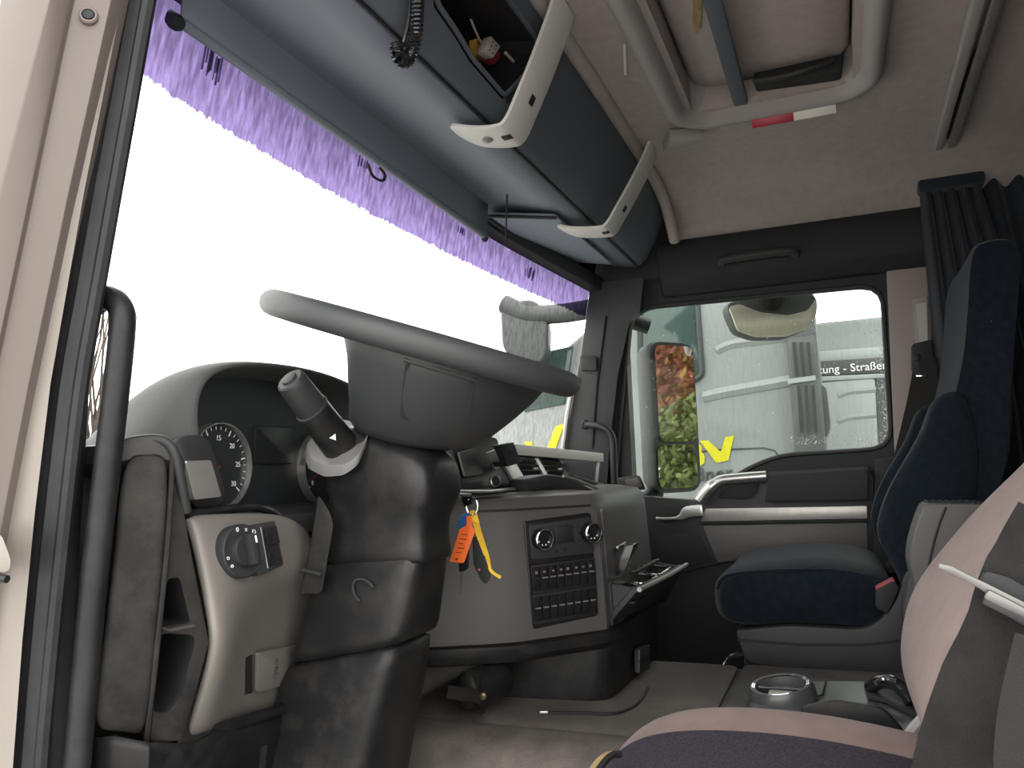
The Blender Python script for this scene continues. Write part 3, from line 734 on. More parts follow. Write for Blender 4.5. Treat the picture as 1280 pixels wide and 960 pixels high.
# --- lower knee panels
lp = [[(112,922,.775),(145,919,.745),(184,928,.722),(228,930,.732),(250,924,.728),(285,906,.74),(330,890,.765),(388,869,.778)],
      [(110,935,.775),(145,932,.744),(184,940,.720),(226,945,.728),(246,942,.724),(280,926,.735),(330,910,.76),(390,886,.772)],
      [(106,1050,.79),(140,1050,.755),(180,1050,.73),(220,1050,.735),(240,1040,.74),(275,1020,.76),(330,1000,.79),(385,980,.80)]]
mk('knee_panel', pg(lp), 'plastic_scuffed', dash, solid=.01, sharp=30)
mk('knee_rail', tube(spl([U(270,914,'y',.738),U(310,900,'y',.748),U(350,887,'y',.758),U(386,874,'y',.766)], 4), .008, 10), 'plastic_scuffed', dash)
mk('knee_box', prism(rpoly([U(275,955,'y',.745),U(335,930,'y',.76),U(328,1010,'y',.78),U(262,1020,'y',.76)], .006), (0,.02,0)), 'plastic', dash, bevel=.003)
# --- instrument hood and cluster
lipa = [(.262,.60),(.238,.645),(.222,.70),(.216,.75),(.232,.788),(.275,.808),(.34,.818),(.44,.822),(.54,.815),(.62,.795),(.66,.755),(.672,.69),(.675,.60)]
def arch(y, f): return [Vec((x+f(x, z)[0], y, z+f(x, z)[1])) for x, z in lipa]
hood = [arch(.855, lambda x, z: ((.445-x)*.10, -.012)), arch(.80, lambda x, z: ((.445-x)*.02, -.004)), arch(.778, lambda x, z: (0, 0)),
        arch(.776, lambda x, z: ((x-.445)*.035, .004)), arch(.80, lambda x, z: ((x-.445)*.10-(.03 if x < .3 and z < .74 else 0), .007)),
        arch(.86, lambda x, z: ((x-.445)*.14-(.035 if x < .3 and z < .74 else 0), -.004)), arch(.93, lambda x, z: ((x-.445)*.14, -.025-.3*max(0, z-.70))), arch(1.0, lambda x, z: ((x-.445)*.14, -.05-.6*max(0, z-.70)))]
mk('instrument_hood', grid(hood), 'hood_skin', dash, solid=.004, sub=2, sharp=180)
gy = .845
pan = mk('gauge_panel', prism([Vec((x*.98+.01, gy, z-.004)) for x, z in lipa], (0,.01,0)), 'gauge_face', dash)
def gauge(cx, cz, r, nums, a0, a1, off):
    c_ = Vec((cx, gy-.004, cz))
    g = mk('gauge', lathe([(r*.97,-.004),(r*.98,.004),(r*.99,.012),(r*1.02,.012),(r*1.03,-.006)], c_, (0,-1,0), 48, 1, 1, False), 'silver', dash)
    mk('gauge_dial', lathe([(r*.97,0),(r*.97,.003),(.0005,.003)], c_, (0,-1,0), 40), 'gauge_face', g)
    n = 25; vf = []
    for k in range(n+1):
        a = math.radians(a0+(a1-a0)*k/n); d = Vec((math.cos(a), 0, math.sin(a))); big = k % 5 == 0
        vf.append(obox(c_+d*(r*(.86 if big else .9))+Vec((0,-.0035,0)), d, (0,1,0), d.cross(Vec((0,1,0))), r*(.14 if big else .08), .0006, .0016 if big else .0009))
    mk('gauge_ticks', join(*vf), 'ink', g)
    for k, s in enumerate(nums):
        a = math.radians(a0+(a1-a0)*k/(len(nums)-1)); d = Vec((math.cos(a), 0, math.sin(a)))
        text('gauge_number', s, .011, c_+d*r*.66+Vec((0,-.0038,0)), (1,0,0), (0,0,1), 'ink', g, .0003)
    a = math.radians(a0-12); d = Vec((math.cos(a), 0, math.sin(a)))
    mk('gauge_needle', prism([c_+Vec((0,-.006,0))+d*r*.8, c_+Vec((0,-.006,0))+d.cross(Vec((0,1,0)))*.002, c_+Vec((0,-.006,0))-d.cross(Vec((0,1,0)))*.002], (0,-.001,0)), 'conn_red', g)
gauge(.322, .672, .062, ['0','5','10','15','20','25','30'], 220, -40, 0)
gauge(.578, .668, .062, ['0','20','40','60','80','100','120'], 220, -40, 0)
mk('trip_display', prism(rpoly([(.402,gy-.006,.675),(.498,gy-.006,.675),(.495,gy-.006,.735),(.405,gy-.006,.735)], .004), (0,.006,0)), 'display', dash, bevel=.001)
mk('cluster_sill', prism([(.26,.76,.598),(.68,.76,.598),(.68,.86,.612),(.26,.86,.612)], (0,0,-.03)), 'plastic', dash, bevel=.004)
# round ignition/vent boss right of the light switch
c = U(382,676,'y',.79)
mk('round_vent', lathe([(.028,-.02),(.028,.006),(.024,.010),(.018,.006),(.0005,.006)], c, (-.2,-1,.2), 24), 'gloss_black', dash)
# --- centre stack: plan outline lofted upward
PL = [(.70,.80),(.70,.745),(.733,.685),(.762,.625),(.79,.578),(.81,.556),(.87,.505),(.93,.452),(.938,.4445),(1.02,.438),(1.2,.437),(1.385,.450),(1.405,.462),(1.44,.55),(1.47,.80)]
def ring(z, dy, dx=0): return [Vec((x+dx, min(y+dy, .80) if y < .8 else .82, z)) for x, y in PL]
cs = mk('centre_stack', loft([ring(.335,.0), ring(.345,-.004), ring(.45,.0), ring(.56,.006), ring(.588,.012), ring(.600,.024), ring(.604,.05)]), 'dash_grey', dash, sharp=35)
mk('stack_joint', tube([Vec((x, y-.001+.0, .578)) for x, y in [(.762,.637),(.79,.589),(.81,.566),(.87,.515),(.93,.462)]], .0022, 6), 'black', dash)
# lower lip strip
lip2 = [[Vec((x, y-.006, z)) for x, y in PL[1:9]] for z in (.335,.322)]
rows = [[Vec((x, y+d, z)) for x, y in PL[1:12]] for d, z in ((-.002,.337),(-.012,.333),(-.013,.318),(.0,.307),(.06,.300))]
mk('stack_lip', grid(rows), 'plastic_scuffed', dash, solid=.006, sharp=40)
# climate and switch panel on the angled face
A = Vec((.81,.556,0)); B = Vec((.93,.452,0)); ex = (B-A).normalized(); nrm = Vec((ex.y, -ex.x, 0)); nrm = Vec((-.66,-.75,0)).normalized(); nrm = (nrm-ex*nrm.dot(ex)).normalized()
W = (B-A).length; ez = Vec((0,0,1))
def S(u, z, d=0):
    yoff = .006*(max(0, z-.45)/.11) if z > .45 else 0
    return A+ex*(u*W)+ez*z+nrm*d+Vec((0,yoff,0))
pnl = mk('control_panel', prism(rpoly([S(.03,.556,.004),S(.97,.565,.004),S(.97,.368,.004),S(.06,.358,.004)], .008), -nrm*.006), 'gloss_black', dash, bevel=.002)
mk('climate_face', prism(rpoly([S(.07,.549,.007),S(.95,.557,.007),S(.95,.487,.007),S(.08,.484,.007)], .006), -nrm*.004), 'plastic', dash, bevel=.0015)
for u, z in ((.22,.522),(.90,.527)):
    k = mk('climate_knob', lathe([(.0195,0),(.019,.016),(.0165,.018),(.0165,.014),(.0005,.014)], S(u, z, .006), nrm, 30), 'gloss_black', dash)
    mk('knob_ring', lathe([(.0172,.0165),(.0192,.0165),(.0196,.0215),(.0178,.0225),(.0168,.0205)], S(u, z, .006), nrm, 36, 1, 1, False), 'chrome', k)
    for q in (200,250,290,330):
        a = math.radians(q); mk('knob_mark', obox(S(u, z, .0205)+ex*math.cos(a)*.011+ez*math.sin(a)*.011, ex, ez, nrm, .0024, .0024, .001), 'ink', k)
dsp = mk('climate_display', prism(rpoly([S(.44,.543,.0085),S(.68,.545,.0085),S(.68,.512,.0085),S(.44,.510,.0085)], .002), -nrm*.004), 'display', dash, bevel=.0008)
for u, z in ((.42,.497),(.54,.499),(.74,.54),(.75,.527),(.76,.514),(.13,.53)):
    mk('climate_button', obox(S(u, z, .0085), ex, ez, nrm, .006, .006, .002), 'soft_black', dash, bevel=.0008)
for r, (zc, lit) in enumerate(((.447,'ink'),(.393,'satin'))):
    mk('switch_row_frame', prism(rpoly([S(.06,zc+.028+.0,.007),S(.95,zc+.032,.007),S(.95,zc-.022,.007),S(.07,zc-.026,.007)], .003), -nrm*.004), 'black', dash, bevel=.001)
    for i in range(8):
        u = .115+i*.108; zz = zc+.002+.004*u
        s = mk('toggle_switch', prism(rpoly([S(u-.047,zz+.022,.011),S(u+.047,zz+.0222,.011),S(u+.047,zz-.021,.011),S(u-.047,zz-.0212,.011)], .0012), -nrm*.006), 'gloss_black', dash, bevel=.0012)
        mk('switch_mark', obox(S(u, zz+.0015, .0118), ex, ez, nrm, .0115, .0022, .0012), 'satin' if r or i else 'plastic', s)
        if r == 0: mk('switch_icon', obox(S(u+random.uniform(-.01,.01), zz+.012, .0112), ex, ez, nrm, .005, .005*random.uniform(.5,1), .0008), 'satin', s)
# --- passenger face above the drawer and its top seam
mk('upper_face', prism(rpoly([Vec((.962,.4485,.570)),Vec((1.378,.4555,.572)),Vec((1.385,.4485,.428)),Vec((.96,.4415,.436))], .004), (0,.012,0)), 'upper_skin', dash, bevel=.0015)
mk('drawer_bay', prism([Vec((.955,.433,.428)),Vec((1.385,.445,.420)),Vec((1.385,.445,.345)),Vec((.955,.433,.345))], (0,.004,0)), 'black', dash)
# lower box under the stack
lbx = rpoly([(.905,.655),(.925,.46),(.95,.436),(1.315,.424),(1.33,.44),(1.335,.70),(.90,.70)], [.01,.02,.02,.02,.01,.01,.01])
lb = mk('lower_box', loft([[Vec((p.x, p.y, z)) for p in [Vec((a.x, a.y+dy, 0)) for a in [Vec((q[0], q[1], 0)) for q in lbx]]] for z, dy in ((.2075,.006),(.215,.0),(.30,-.006),(.334,-.008))]), 'plastic_scuffed', dash, sharp=40)
lx = U(801,822,'y',.424); 
mk('box_latch', prism(rpoly([U(800,812,'y',.412),U(812,806,'y',.412),U(813,835,'y',.412),U(800,842,'y',.412)], .003), (0,.012,0)), 'black', dash, bevel=.002)
mk('latch_tab', prism(rpoly([U(800,812,'y',.409),U(812,806,'y',.409),U(812,820,'y',.409),U(800,826,'y',.409)], .002), (0,.006,0)), 'plastic', dash, bevel=.002)
# passenger end of the dash running to the door
pe = [[Vec((x, y, z)) for x, y in ((1.40,.52),(1.48,.60),(1.62,.70),(1.80,.76),(1.93,.78))] for z in (.40,.52,.585)]
pe += [[Vec((x, y+d, z)) for x, y in ((1.40,.52),(1.48,.60),(1.62,.70),(1.80,.76),(1.93,.78))] for d, z in ((.02,.605),(.10,.625),(.18,.66))]
mk('passenger_dash', grid(pe), 'dash_top', dash, solid=.01, sub=1, sharp=180)
mk('end_vent', prism(rpoly(UL([(776,598),(800,594),(808,612),(784,614)], 'x', 1.80), .008), (.05,.03,0)), 'plastic', dash, bevel=.006)
mk('end_vent_face', prism(rpoly(UL([(780,600),(797,597),(803,609),(787,611)], 'x', 1.795), .005), (.01,0,0)), 'dash_grey', dash, bevel=.003)
# --- dash top above the stack
top = [[Vec((x, y, z)) for y, z in ((.50+max(0,.93-x)*.9,.600),(.54+max(0,.93-x)*.75,.606),(.585+max(0,.93-x)*.5,.606),(.64,.600),(.72,.62),(.86,.655))] for x in (.74,.80,.87,.95,1.05,1.2,1.35,1.44)]
mk('stack_top', grid(top), 'dash_top', dash, solid=.008, sub=1, sharp=180)
# vent block
vy0 = .622
vb = mk('vent_block', prism(rpoly([(.965,vy0+.01,.612),(1.37,vy0+.01,.606),(1.345,vy0+.04,.676),(.945,vy0+.04,.684)], .008), (0,.10,0)), 'plastic', dash, bevel=.004)
def VB(u, v, d=0):
    a = Vec((.965,vy0+.01,.612)).lerp(Vec((1.37,vy0+.01,.606)), u); b = Vec((.945,vy0+.04,.684)).lerp(Vec((1.345,vy0+.04,.676)), u)
    return a.lerp(b, v)+Vec((0,-d,0))
for u0, u1 in ((.12,.46),(.56,.86)):
    f_ = mk('air_vent', prism(rpoly([VB(u0,.06,.003),VB(u1,.06,.003),VB(u1,.94,.003),VB(u0,.94,.003)], .004), (0,.006,0)), 'black', dash, bevel=.001)
    for k in range(5):
        v = .16+k*.17
        mk('vent_slat', strip([VB(u0+.012,v,.008), VB(u1-.012,v,.008)], .013, .0025, (0,.55,-.8)), 'plastic', f_)
    mk('vent_tab', obox(VB((u0+u1)/2+.08,.62,.013), (1,0,0), (0,0,1), (0,1,0), .022, .006, .006), 'satin', f_, bevel=.001)
mk('vent_divider', prism(rpoly([VB(.475,.02,.004),VB(.545,.02,.004),VB(.545,.98,.004),VB(.475,.98,.004)], .004), (0,-.006,0)), 'satin', dash, bevel=.003)
mk('vent_side_cover', prism(rpoly([VB(-.06,.0,.006),VB(.105,.0,.006),VB(.085,1.05,.006),VB(-.10,1.05,.006)], .006), (0,-.012,0)), 'satin', dash, bevel=.003)
# radio / display housing angled toward the driver
ra = [U(577,612,'y',.625),U(640,606,'y',.625),U(622,548,'y',.66),U(600,540,'y',.67),U(566,556,'y',.66)]
mk('radio_housing', prism([ra[0],ra[1],ra[2],ra[3],ra[4]], (.0,.09,0)), 'plastic', dash, bevel=.004)
mk('radio_screen', prism(rpoly([U(582,596,'y',.622),U(604,592,'y',.622),U(596,560,'y',.645),U(574,566,'y',.645)], .003), (0,.004,0)), 'display', dash)
mk('silver_sticker', prism(UL([(609,566),(622,561),(631,580),(620,588)], 'y', .632), (0,.003,.0)), 'satin', dash)
c = U(616,602,'y',.618)
rk = mk('volume_knob', lathe([(.0095,0),(.0095,.008),(.008,.010),(.0005,.010)], c, (-.5,-.85,.1), 20), 'plastic', dash)
mk('knob_ring', lathe([(.0095,.004),(.0115,.004),(.0115,.009),(.0097,.0105)], c, (-.5,-.85,.1), 24, 1, 1, False), 'silver', rk)
mk('radio_trim_line', tube([U(572,614,'y',.615),U(612,614,'y',.612),U(648,611,'y',.61)], .0035, 8), 'satin', dash)
mk('radio_slot', prism(UL([(572,604),(602,603),(602,609),(572,611)], 'y', .618), (0,.004,0)), 'soft_black', dash)
# curved lid with silver edge on the dash top
ld = spl([U(648,612,'y',.60),U(676,606,'y',.58),U(706,611,'y',.55),U(730,620,'y',.52),U(748,629,'y',.50)], 5)
ld_o = mk('tray_lid', strip([p+Vec((0,0,.006)) for p in ld], [.03]*8+[.03-.0012*i for i in range(len(ld)-8)], .045, (0,0,1)), 'plastic', dash, bevel=.006)
mk('lid_edge', tube([p+Vec((.0,-.018,.021)) for p in ld[8:]], .0035, 8), 'silver', ld_o)

# --- tilted out drawer with cup holders
dr = thing('cup_drawer', 'black tilt out dashboard drawer with chrome edged cup holders, hanging open', 'drawer')
d0, d1, d2, d3 = U(758,784,'x',.955), U(832,752,'x',1.375), U(856,708,'x',1.375), U(799,737,'x',.955)
fr_pts = [d0, d1, d2+Vec((0,.0,0)), (d2+d3)/2+Vec((0,-.006,0)), d3]
mk('drawer_front', prism(fr_pts, (0,.012,.006)), 'plastic', dr, bevel=.003)
mk('front_edge', tube(spl([d3, (d2+d3)/2+Vec((0,-.008,.002)), d2+Vec((0.006,-.004,.004))], 5), .005, 8), 'satin', dr)
mk('drawer_side', prism([d0+Vec((.006,.004,0)), d3+Vec((.006,.004,0)), d3+Vec((.006,.075,.012)), d0+Vec((.006,.03,.03))], (.006,0,0)), 'plastic', dr)
mk('drawer_side', prism([d1+Vec((-.012,.004,0)), d2+Vec((-.012,.004,0)), d2+Vec((-.012,.075,.012)), d1+Vec((-.012,.03,.03))], (.006,0,0)), 'plastic', dr)
zt = (d3.z+d2.z)/2-.004; yb = d3.y+.01
mk('drawer_tray', box(.967,1.365,yb+.004,.428,zt-.022,zt-.018), 'soft_black', dr)
for i, (x0, x1) in enumerate(((.985,1.06),(1.075,1.20),(1.215,1.355))):
    q = rpoly([Vec((x0,yb+.006,zt)),Vec((x1,yb+.006,zt)),Vec((x1,yb+.062,zt+.006)),Vec((x0,yb+.062,zt+.006))], .012)
    mk('cup_ring', tube(q, .0035, 8, True), 'chrome', dr)
    for q_ in (q[0], q[8], q[14]): mk('ring_post', tube([q_, q_-Vec((0,0,.02))], .003, 6), 'soft_black', dr)
for i in range(5):
    mk('hinge_rib', tube([Vec((1.10+i*.05,.428,zt+.018)), Vec((1.13+i*.05,.418,zt+.020))], .005, 6), 'plastic', dr)
fl_ = UL([(758,722),(772,684),(793,680),(784,708),(776,718)], 'x', 1.01)
mk('raised_flap', prism(rpoly(fl_, .006), (.06,.004,.002)), 'gloss_black', dr, bevel=.004)
mk('flap_edge', tube([fl_[1]-Vec((.002,0,0)), fl_[1]+Vec((.062,0,.003))], .003, 6), 'satin', dr)
# small black box clipped to the vent, pale tray board on the dash top
tb = thing('clip_on_box', 'small black toll transponder clipped upright on the dash vent', 'device')
P = UL([(624,556),(642,553),(650,574),(634,578)], 'y', .60)
mk('device_body', prism(rpoly(P, .003), (.004,.016,.0)), 'soft_black', tb, bevel=.003)
mk('device_foot', prism(rpoly(UL([(632,577),(652,573),(654,577),(636,583)], 'y', .60), .002), (.0,.03,0)), 'soft_black', tb, bevel=.002)
mk('device_ring', lathe([(.006,0),(.006,.002),(.0045,.0025),(.0045,.0005)], U(639,566,'y',.598), (0,-1,0.1), 16, 1, 1, False), 'plastic', tb)
bd = thing('dash_board', 'long pale grey board laid across the dash top by the windscreen', 'board')
P0, P1 = U(640,556,'y',.665), U(755,568,'y',.60)
up = Vec((0,0,1)); 
mk('board_slab', prism(rpoly([P0+Vec((0,0,.003)), P1+Vec((0,0,.003)), P1+Vec((.02,.16,.006)), P0+Vec((.0,.16,.006))], .006), (0,0,-.024)), 'white', bd, bevel=.005)
mk('board_leg', tube([P1+Vec((-.02,.01,-.02)), Vec((P1.x-.02,P1.y+.02,.61))], .005, 8), 'satin', bd)
mk('board_leg', tube([P0+Vec((.06,.05,-.02)), Vec((P0.x+.06,P0.y+.05,.66))], .005, 8), 'satin', bd)

# ================================================================== STEERING
tilt = math.radians(19)
WC = Vec((.44,.56,.842)); WX = Vec((1,0,0)); WY = Vec((0,math.cos(tilt),math.sin(tilt))); WN = WX.cross(WY)
wheel = thing('steering_wheel', 'black four spoke truck steering wheel seen edge on, tilted over the column', 'steering wheel')
def WP(a, r, h=0): return WC+WX*(math.cos(a)*r)+WY*(math.sin(a)*r)+WN*h
RR = .222
mk('rim', tube([WP(2*math.pi*k/72, RR) for k in range(72)], .0185, 14, True), 'wheel', wheel)
# deep bowl: spokes flow from rim into the hub
def bowl(rx, ryf, ryb, h, yc=0, n=48, sq=2.4):
    out = []
    for k in range(n):
        a = 2*math.pi*k/n; ca, sa = math.cos(a), math.sin(a)
        p = 2/sq; x = rx*math.copysign(abs(ca)**p, ca); y = (ryf if sa > 0 else ryb)*math.copysign(abs(sa)**p, sa)
        out.append(WC+WX*x+WY*(y+yc)+WN*h)
    return out
hub = loft([bowl(.17,.09,.13,.006,-.03), bowl(.200,.085,.15,-.002,-.03), bowl(.203,.08,.15,-.016,-.03), bowl(.185,.075,.14,-.04,-.03), bowl(.155,.075,.125,-.075,-.025), bowl(.125,.075,.11,-.105,-.02), bowl(.10,.07,.09,-.130,-.01), bowl(.07,.055,.07,-.145,0)])
mk('hub_bowl', hub, 'wheel', wheel, sharp=70)
mk('airbag_pad', loft([bowl(.115,.085,.12,-.004,-.02), bowl(.115,.085,.12,.004,-.02), bowl(.10,.07,.10,.010,-.02), bowl(.05,.03,.05,.012,-.02)]), 'plastic', wheel, sharp=50)
for s in (-1, 1):
    sp_ = [WP(math.radians(-14 if s > 0 else 194), .14, -.02), WP(math.radians(-14 if s > 0 else 194), .19, -.010), WP(math.radians(-14 if s > 0 else 194), RR, -.004)]
    mk('spoke', strip(spl(sp_, 4), .09, .014, WY), 'wheel', wheel, bevel=.006)
# recessed pad on the near flank of the hub
hb = [o for o in wheel.children if o.name.startswith('hub_bowl')][0]
fp = hits(hb, [(507,452),(592,478),(586,520),(545,540),(500,520)], .0015)
mk('flank_panel', prism(rpoly(fp, .006), (fp[0]-fp[1]).cross(fp[2]-fp[1]).normalized()*.001), 'plastic', wheel)
mk('panel_ledge', tube(hits(hb, [(505,449),(550,462),(594,475)], .001), .003, 6), 'wheel', wheel)

# ---------------------------------------------------------------- steering column
col = thing('steering_column', 'black steering column shroud with indicator stalk, running down to the floor', 'steering column')
def rect(x0, x1, y0, y1, z, r=.03, tz=0):
    """rounded rectangle ring; tz tilts the ring so its forward side is higher"""
    out = []
    for p in rr(x0, x1, y0, y1, 0, min(r, (x1-x0)/2.01, (y1-y0)/2.01), 4): out.append(Vec((p.x, p.y, z+(p.y-(y0+y1)/2)*tz)))
    return out
tt = math.tan(tilt)
mk('upper_shroud', loft([rect(.385,.46,.53,.655,.706,.04,tt), rect(.366,.476,.518,.675,.700,.03,tt), rect(.360,.480,.514,.69,.674,.022,tt*.9), rect(.358,.482,.516,.697,.632,.022,tt*.7),
      rect(.372,.474,.532,.688,.607,.022,tt*.5), rect(.374,.474,.534,.69,.57,.022,tt*.3), rect(.372,.476,.530,.70,.545,.022,.15), rect(.372,.478,.532,.715,.518,.022,-.1)]), 'column_plastic', col, sub=1, sharp=180)
mk('middle_shroud', loft([rect(.378,.472,.540,.71,.545,.025,-.1), rect(.370,.480,.536,.72,.522,.025,-.2), rect(.366,.484,.548,.735,.47,.025,-.2), rect(.362,.492,.562,.755,.412,.025,-.2), rect(.364,.492,.566,.758,.400,.025,-.2)]), 'column_plastic', col, sub=1, sharp=180)
mk('lower_shroud', loft([rect(.372,.49,.570,.76,.410,.025,-.2), rect(.366,.50,.578,.775,.385,.025,-.2), rect(.360,.51,.612,.80,.28,.03,0), rect(.355,.53,.65,.83,.15,.03,0), rect(.35,.55,.69,.86,.01,.03,0)]), 'plastic_scuffed', col, sub=1, sharp=180)
rng = [U(450+14*math.cos(a)*1.0+6*math.sin(a), 742+17*math.sin(a), 'x', .352) for a in [2.4+k*.32 for k in range(12)]]
mk('cap_outline', tube([Vec((.364, p.y, p.z)) for p in rng], .0018, 6), 'plastic', col)
br_ = rpoly(UL([(398,617),(412,640),(417,655),(402,742),(375,742),(388,690)], 'x', .345), .008)
mk('side_bracket', prism(br_, (.012,.01,0)), 'plastic_dirty', col, bevel=.003)
mk('bracket_clip', tube([U(376,712,'x',.342),U(402,718,'x',.342)], .003, 6), 'plastic', col)
cp = [U(383,556,'x',.345),U(388,572,'x',.338),U(408,582,'x',.334),U(432,580,'x',.334),U(450,568,'x',.342),U(460,546,'x',.362),U(462,532,'x',.40),U(430,524,'x',.43),U(395,536,'x',.42)]
mk('collar_plate', prism(rpoly(cp, .008), (0,.004,-.016)), 'dash_top', col, bevel=.003)  # paler than the column; sky light on its top put into the colour
# indicator stalk
s0, s1 = U(432,566,'x',.37), U(362,474,'x',.262)
ax = (s1-s0).normalized(); Ls = (s1-s0).length
stk = mk('stalk', lathe([(.026,.0),(.027,.02),(.0255,Ls*.42),(.0245,Ls*.62),(.0005,Ls*.62)], s0, ax, 28, 1.0, .85), 'column_plastic', col)
mk('stalk_tip', lathe([(.0225,Ls*.60),(.0235,Ls*.64),(.0215,Ls*.93),(.0205,Ls*.985),(.018,Ls),(.0115,Ls*1.0),(.011,Ls*1.02),(.009,Ls*1.025),(.0005,Ls*1.025)], s0, ax, 28, 1.0, .9), 'plastic', stk)
mk('stalk_ring', lathe([(.0247,Ls*.6),(.0257,Ls*.61),(.0257,Ls*.63),(.0247,Ls*.635)], s0, ax, 28, 1.0, .87), 'plastic', stk)
tri = U(418,532,'x',.30); cdir = (CAM-tri).normalized()
p_on = s0+ax*(Ls*.33); nn = cdir-ax*cdir.dot(ax); nn.normalize(); sd = ax.cross(nn)
mk('stalk_mark', prism([p_on+nn*.0262+sd*.000-ax*.005, p_on+nn*.0262+sd*.005+ax*.004, p_on+nn*.0262-sd*.005+ax*.004], nn*.0006), 'ink', stk)
# ignition lock on the far side of the column
ign = lathe([(.020,0),(.020,.03),(.017,.036),(.0005,.036)], Vec((.465,.56,.617)), (1,-.2,.05), 20)
mk('ignition_lock', ign, 'plastic', col)
# ---------------------------------------------------------------- keys
ky = thing('key_bunch', 'ignition key with orange, blue and yellow tags dangling from the steering column', 'keys')
kx = .585
K = lambda px, py, d=0: U(px, py, 'x', kx+d)
mk('key_head', tube([Vec((.50,.552,.618)), K(582,620), K(586,632)], [.008,.011,.012], 10, False, .6), 'gloss_black', ky)
rp = [K(590+7*math.cos(a), 633+11*math.sin(a)) for a in [k*math.pi/8 for k in range(16)]]
mk('key_ring', tube(rp, .0013, 6, True), 'chrome', ky)
ot = rpoly([K(575,661,-.012),K(583,657,-.012),K(583,645,-.012),K(589,645,-.012),K(590,658,-.012),K(594,663,-.012),K(581,701,-.012),K(579,704,-.012),K(562,702,-.012)], .0015)
tg = mk('orange_tag', prism(ot, (.002,.001,0)), 'orange', ky, bevel=.0006); lab(tg, 'orange plastic key tag with printed lines')
e1_ = (K(594,663,-.012)-K(575,661,-.012)).normalized(); e2_ = (K(562,702,-.012)-K(575,661,-.012)).normalized()
o0 = K(577,665,-.0128)
for k, wdt in enumerate((.011,.012,.008,.012,.009)):
    q = o0+e2_*(.004+k*.0075)+e1_*.001
    mk('print_line', strip([q, q+e1_*wdt], .0011, .0004, e2_), 'print', tg)
mk('tag_hole', lathe([(.0022,0),(.0022,.0006)], K(571,699,-.0125), (-1,-.2,0), 12), 'print', tg)
bt = rpoly([K(576,645,-.004),K(583,640,-.004),K(588,644,-.004),K(586,657,-.004),K(578,661,-.004),K(571,662,-.004),K(572,652,-.004)], .004)
lab(mk('blue_tag', prism(bt, (.004,.002,0)), 'blue', ky, bevel=.0012), 'blue plastic key tag')
ys = spl([K(590,640,.002),K(594,650,.002),K(598,665,.002),K(605,685,.003),K(611,703,.004),K(613,712,.004),K(618,717,.004),K(626,722,.004)], 4)
lab(mk('yellow_strap', strip(ys, [.010,.012,.013,.013,.012,.012,.011,.011,.011,.011,.010,.010,.009,.009,.008,.007,.006,.005,.005,.005,.005]+[.005]*12, .0012, (0,1,.25)), 'yellow', ky), 'frayed yellow cloth strap')
kb = rpoly([K(587,638,.0),K(594,638,.0),K(597,650,.0),K(596,655,.0),K(588,650,0)], .003)
mk('strap_knot', prism(kb, (.006,.002,0)), 'yellow', ky, bevel=.0015)
fb = rpoly([K(590,672,.003),K(598,668,.003),K(606,690,.003),K(613,722,.003),K(608,731,.003),K(602,727,.003),K(592,706,.003)], .005)
fo = mk('key_fob', prism(fb, (.010,.003,0)), 'soft_black', ky, bevel=.003)
mk('fob_button', lathe([(.002,0),(.002,.001)], K(599,712,.0025), (-1,-.3,0), 10), 'conn_red', fo)
mk('second_key_head', prism(rpoly([K(574,690,.006),K(586,684,.006),K(585,712,.006),K(573,716,.006)], .005), (.008,.002,0)), 'gloss_black', ky, bevel=.002)
mk('key_blade', prism(UL([(575.5,715),(578.5,715),(577,742),(574.5,742)], 'x', kx+.009), (.002,.001,0)), 'brass', ky)
# ---------------------------------------------------------------- grab bars
gb = thing('grab_bar', 'thick black grab bar beside the driver door seal', 'grab bar')
pth = spl([U(118,374,'x',.045),U(128,372,'x',.04),U(142,375,'x',.035),U(152,388,'x',.032),U(153,410,'x',.03),U(146,480,'x',.03),U(132,600,'x',.03),U(118,720,'x',.03),U(107,840,'x',.03),U(96,960,'x',.03),U(88,1060,'x',.03)], 4)
mk('bar', tube(pth, .0135, 12), 'rubber', gb)
mk('mount', lathe([(.018,0),(.018,.006),(.014,.01)], pth[0], (.3,-1,0), 14), 'rubber', gb)
gb2 = thing('grab_bar', 'slim black grab bar at the far windscreen pillar above the dash', 'grab bar')
pth = spl([U(733,531,'x',1.90),U(746,532,'x',1.88),U(760,538,'x',1.87),U(766,550,'x',1.87),U(767,575,'x',1.87),U(768,610,'x',1.87)], 4)
mk('bar', tube(pth, .011, 10), 'rubber', gb2)
mk('mount', lathe([(.016,0),(.016,.006),(.012,.01)], U(732,531,'x',1.905), (-1,-.2,0), 14), 'rubber', gb2)
# ---------------------------------------------------------------- seats
def inset(P, d):
    c_ = Vec((sum(p[0] for p in P)/len(P), sum(p[1] for p in P)/len(P)))
    out = []
    for p in P:
        v_ = Vec(p)-c_; L_ = v_.length; out.append(c_+v_*max(.05, (L_-d)/L_))
    return out
def pad(x0, x1, prof, edge=.045, bow=0, n=9):
    P = [Vec((p.x, p.y)) for p in spl([Vec((a, b, 0)) for a, b in prof], 4, True)]; rings = []
    for k in range(n+1):
        t = k/n; tx = .5-.5*math.cos(math.pi*t); s = abs(2*tx-1)
        d = edge*max(0, (s-.72)/.28)**2.2 if s > .72 else 0
        q = inset(P, d+(bow*(1-s*s)))
        rings.append([Vec((x0+(x1-x0)*tx, p.x, p.y)) for p in q])
    return loft(rings)
ps = thing('passenger_seat', 'dark navy cloth passenger seat with high integrated headrest', 'seat')
cprof = [(p.y, p.z) for p in UL([(889,742),(896,722),(920,710),(1010,699),(1070,704),(1112,722),(1125,760),(1100,785),(1000,787),(925,785),(896,772)], 'x', 1.39)]
mk('seat_cushion', pad(1.37, 1.87, cprof, .03, .006), 'navy', ps, sharp=60)
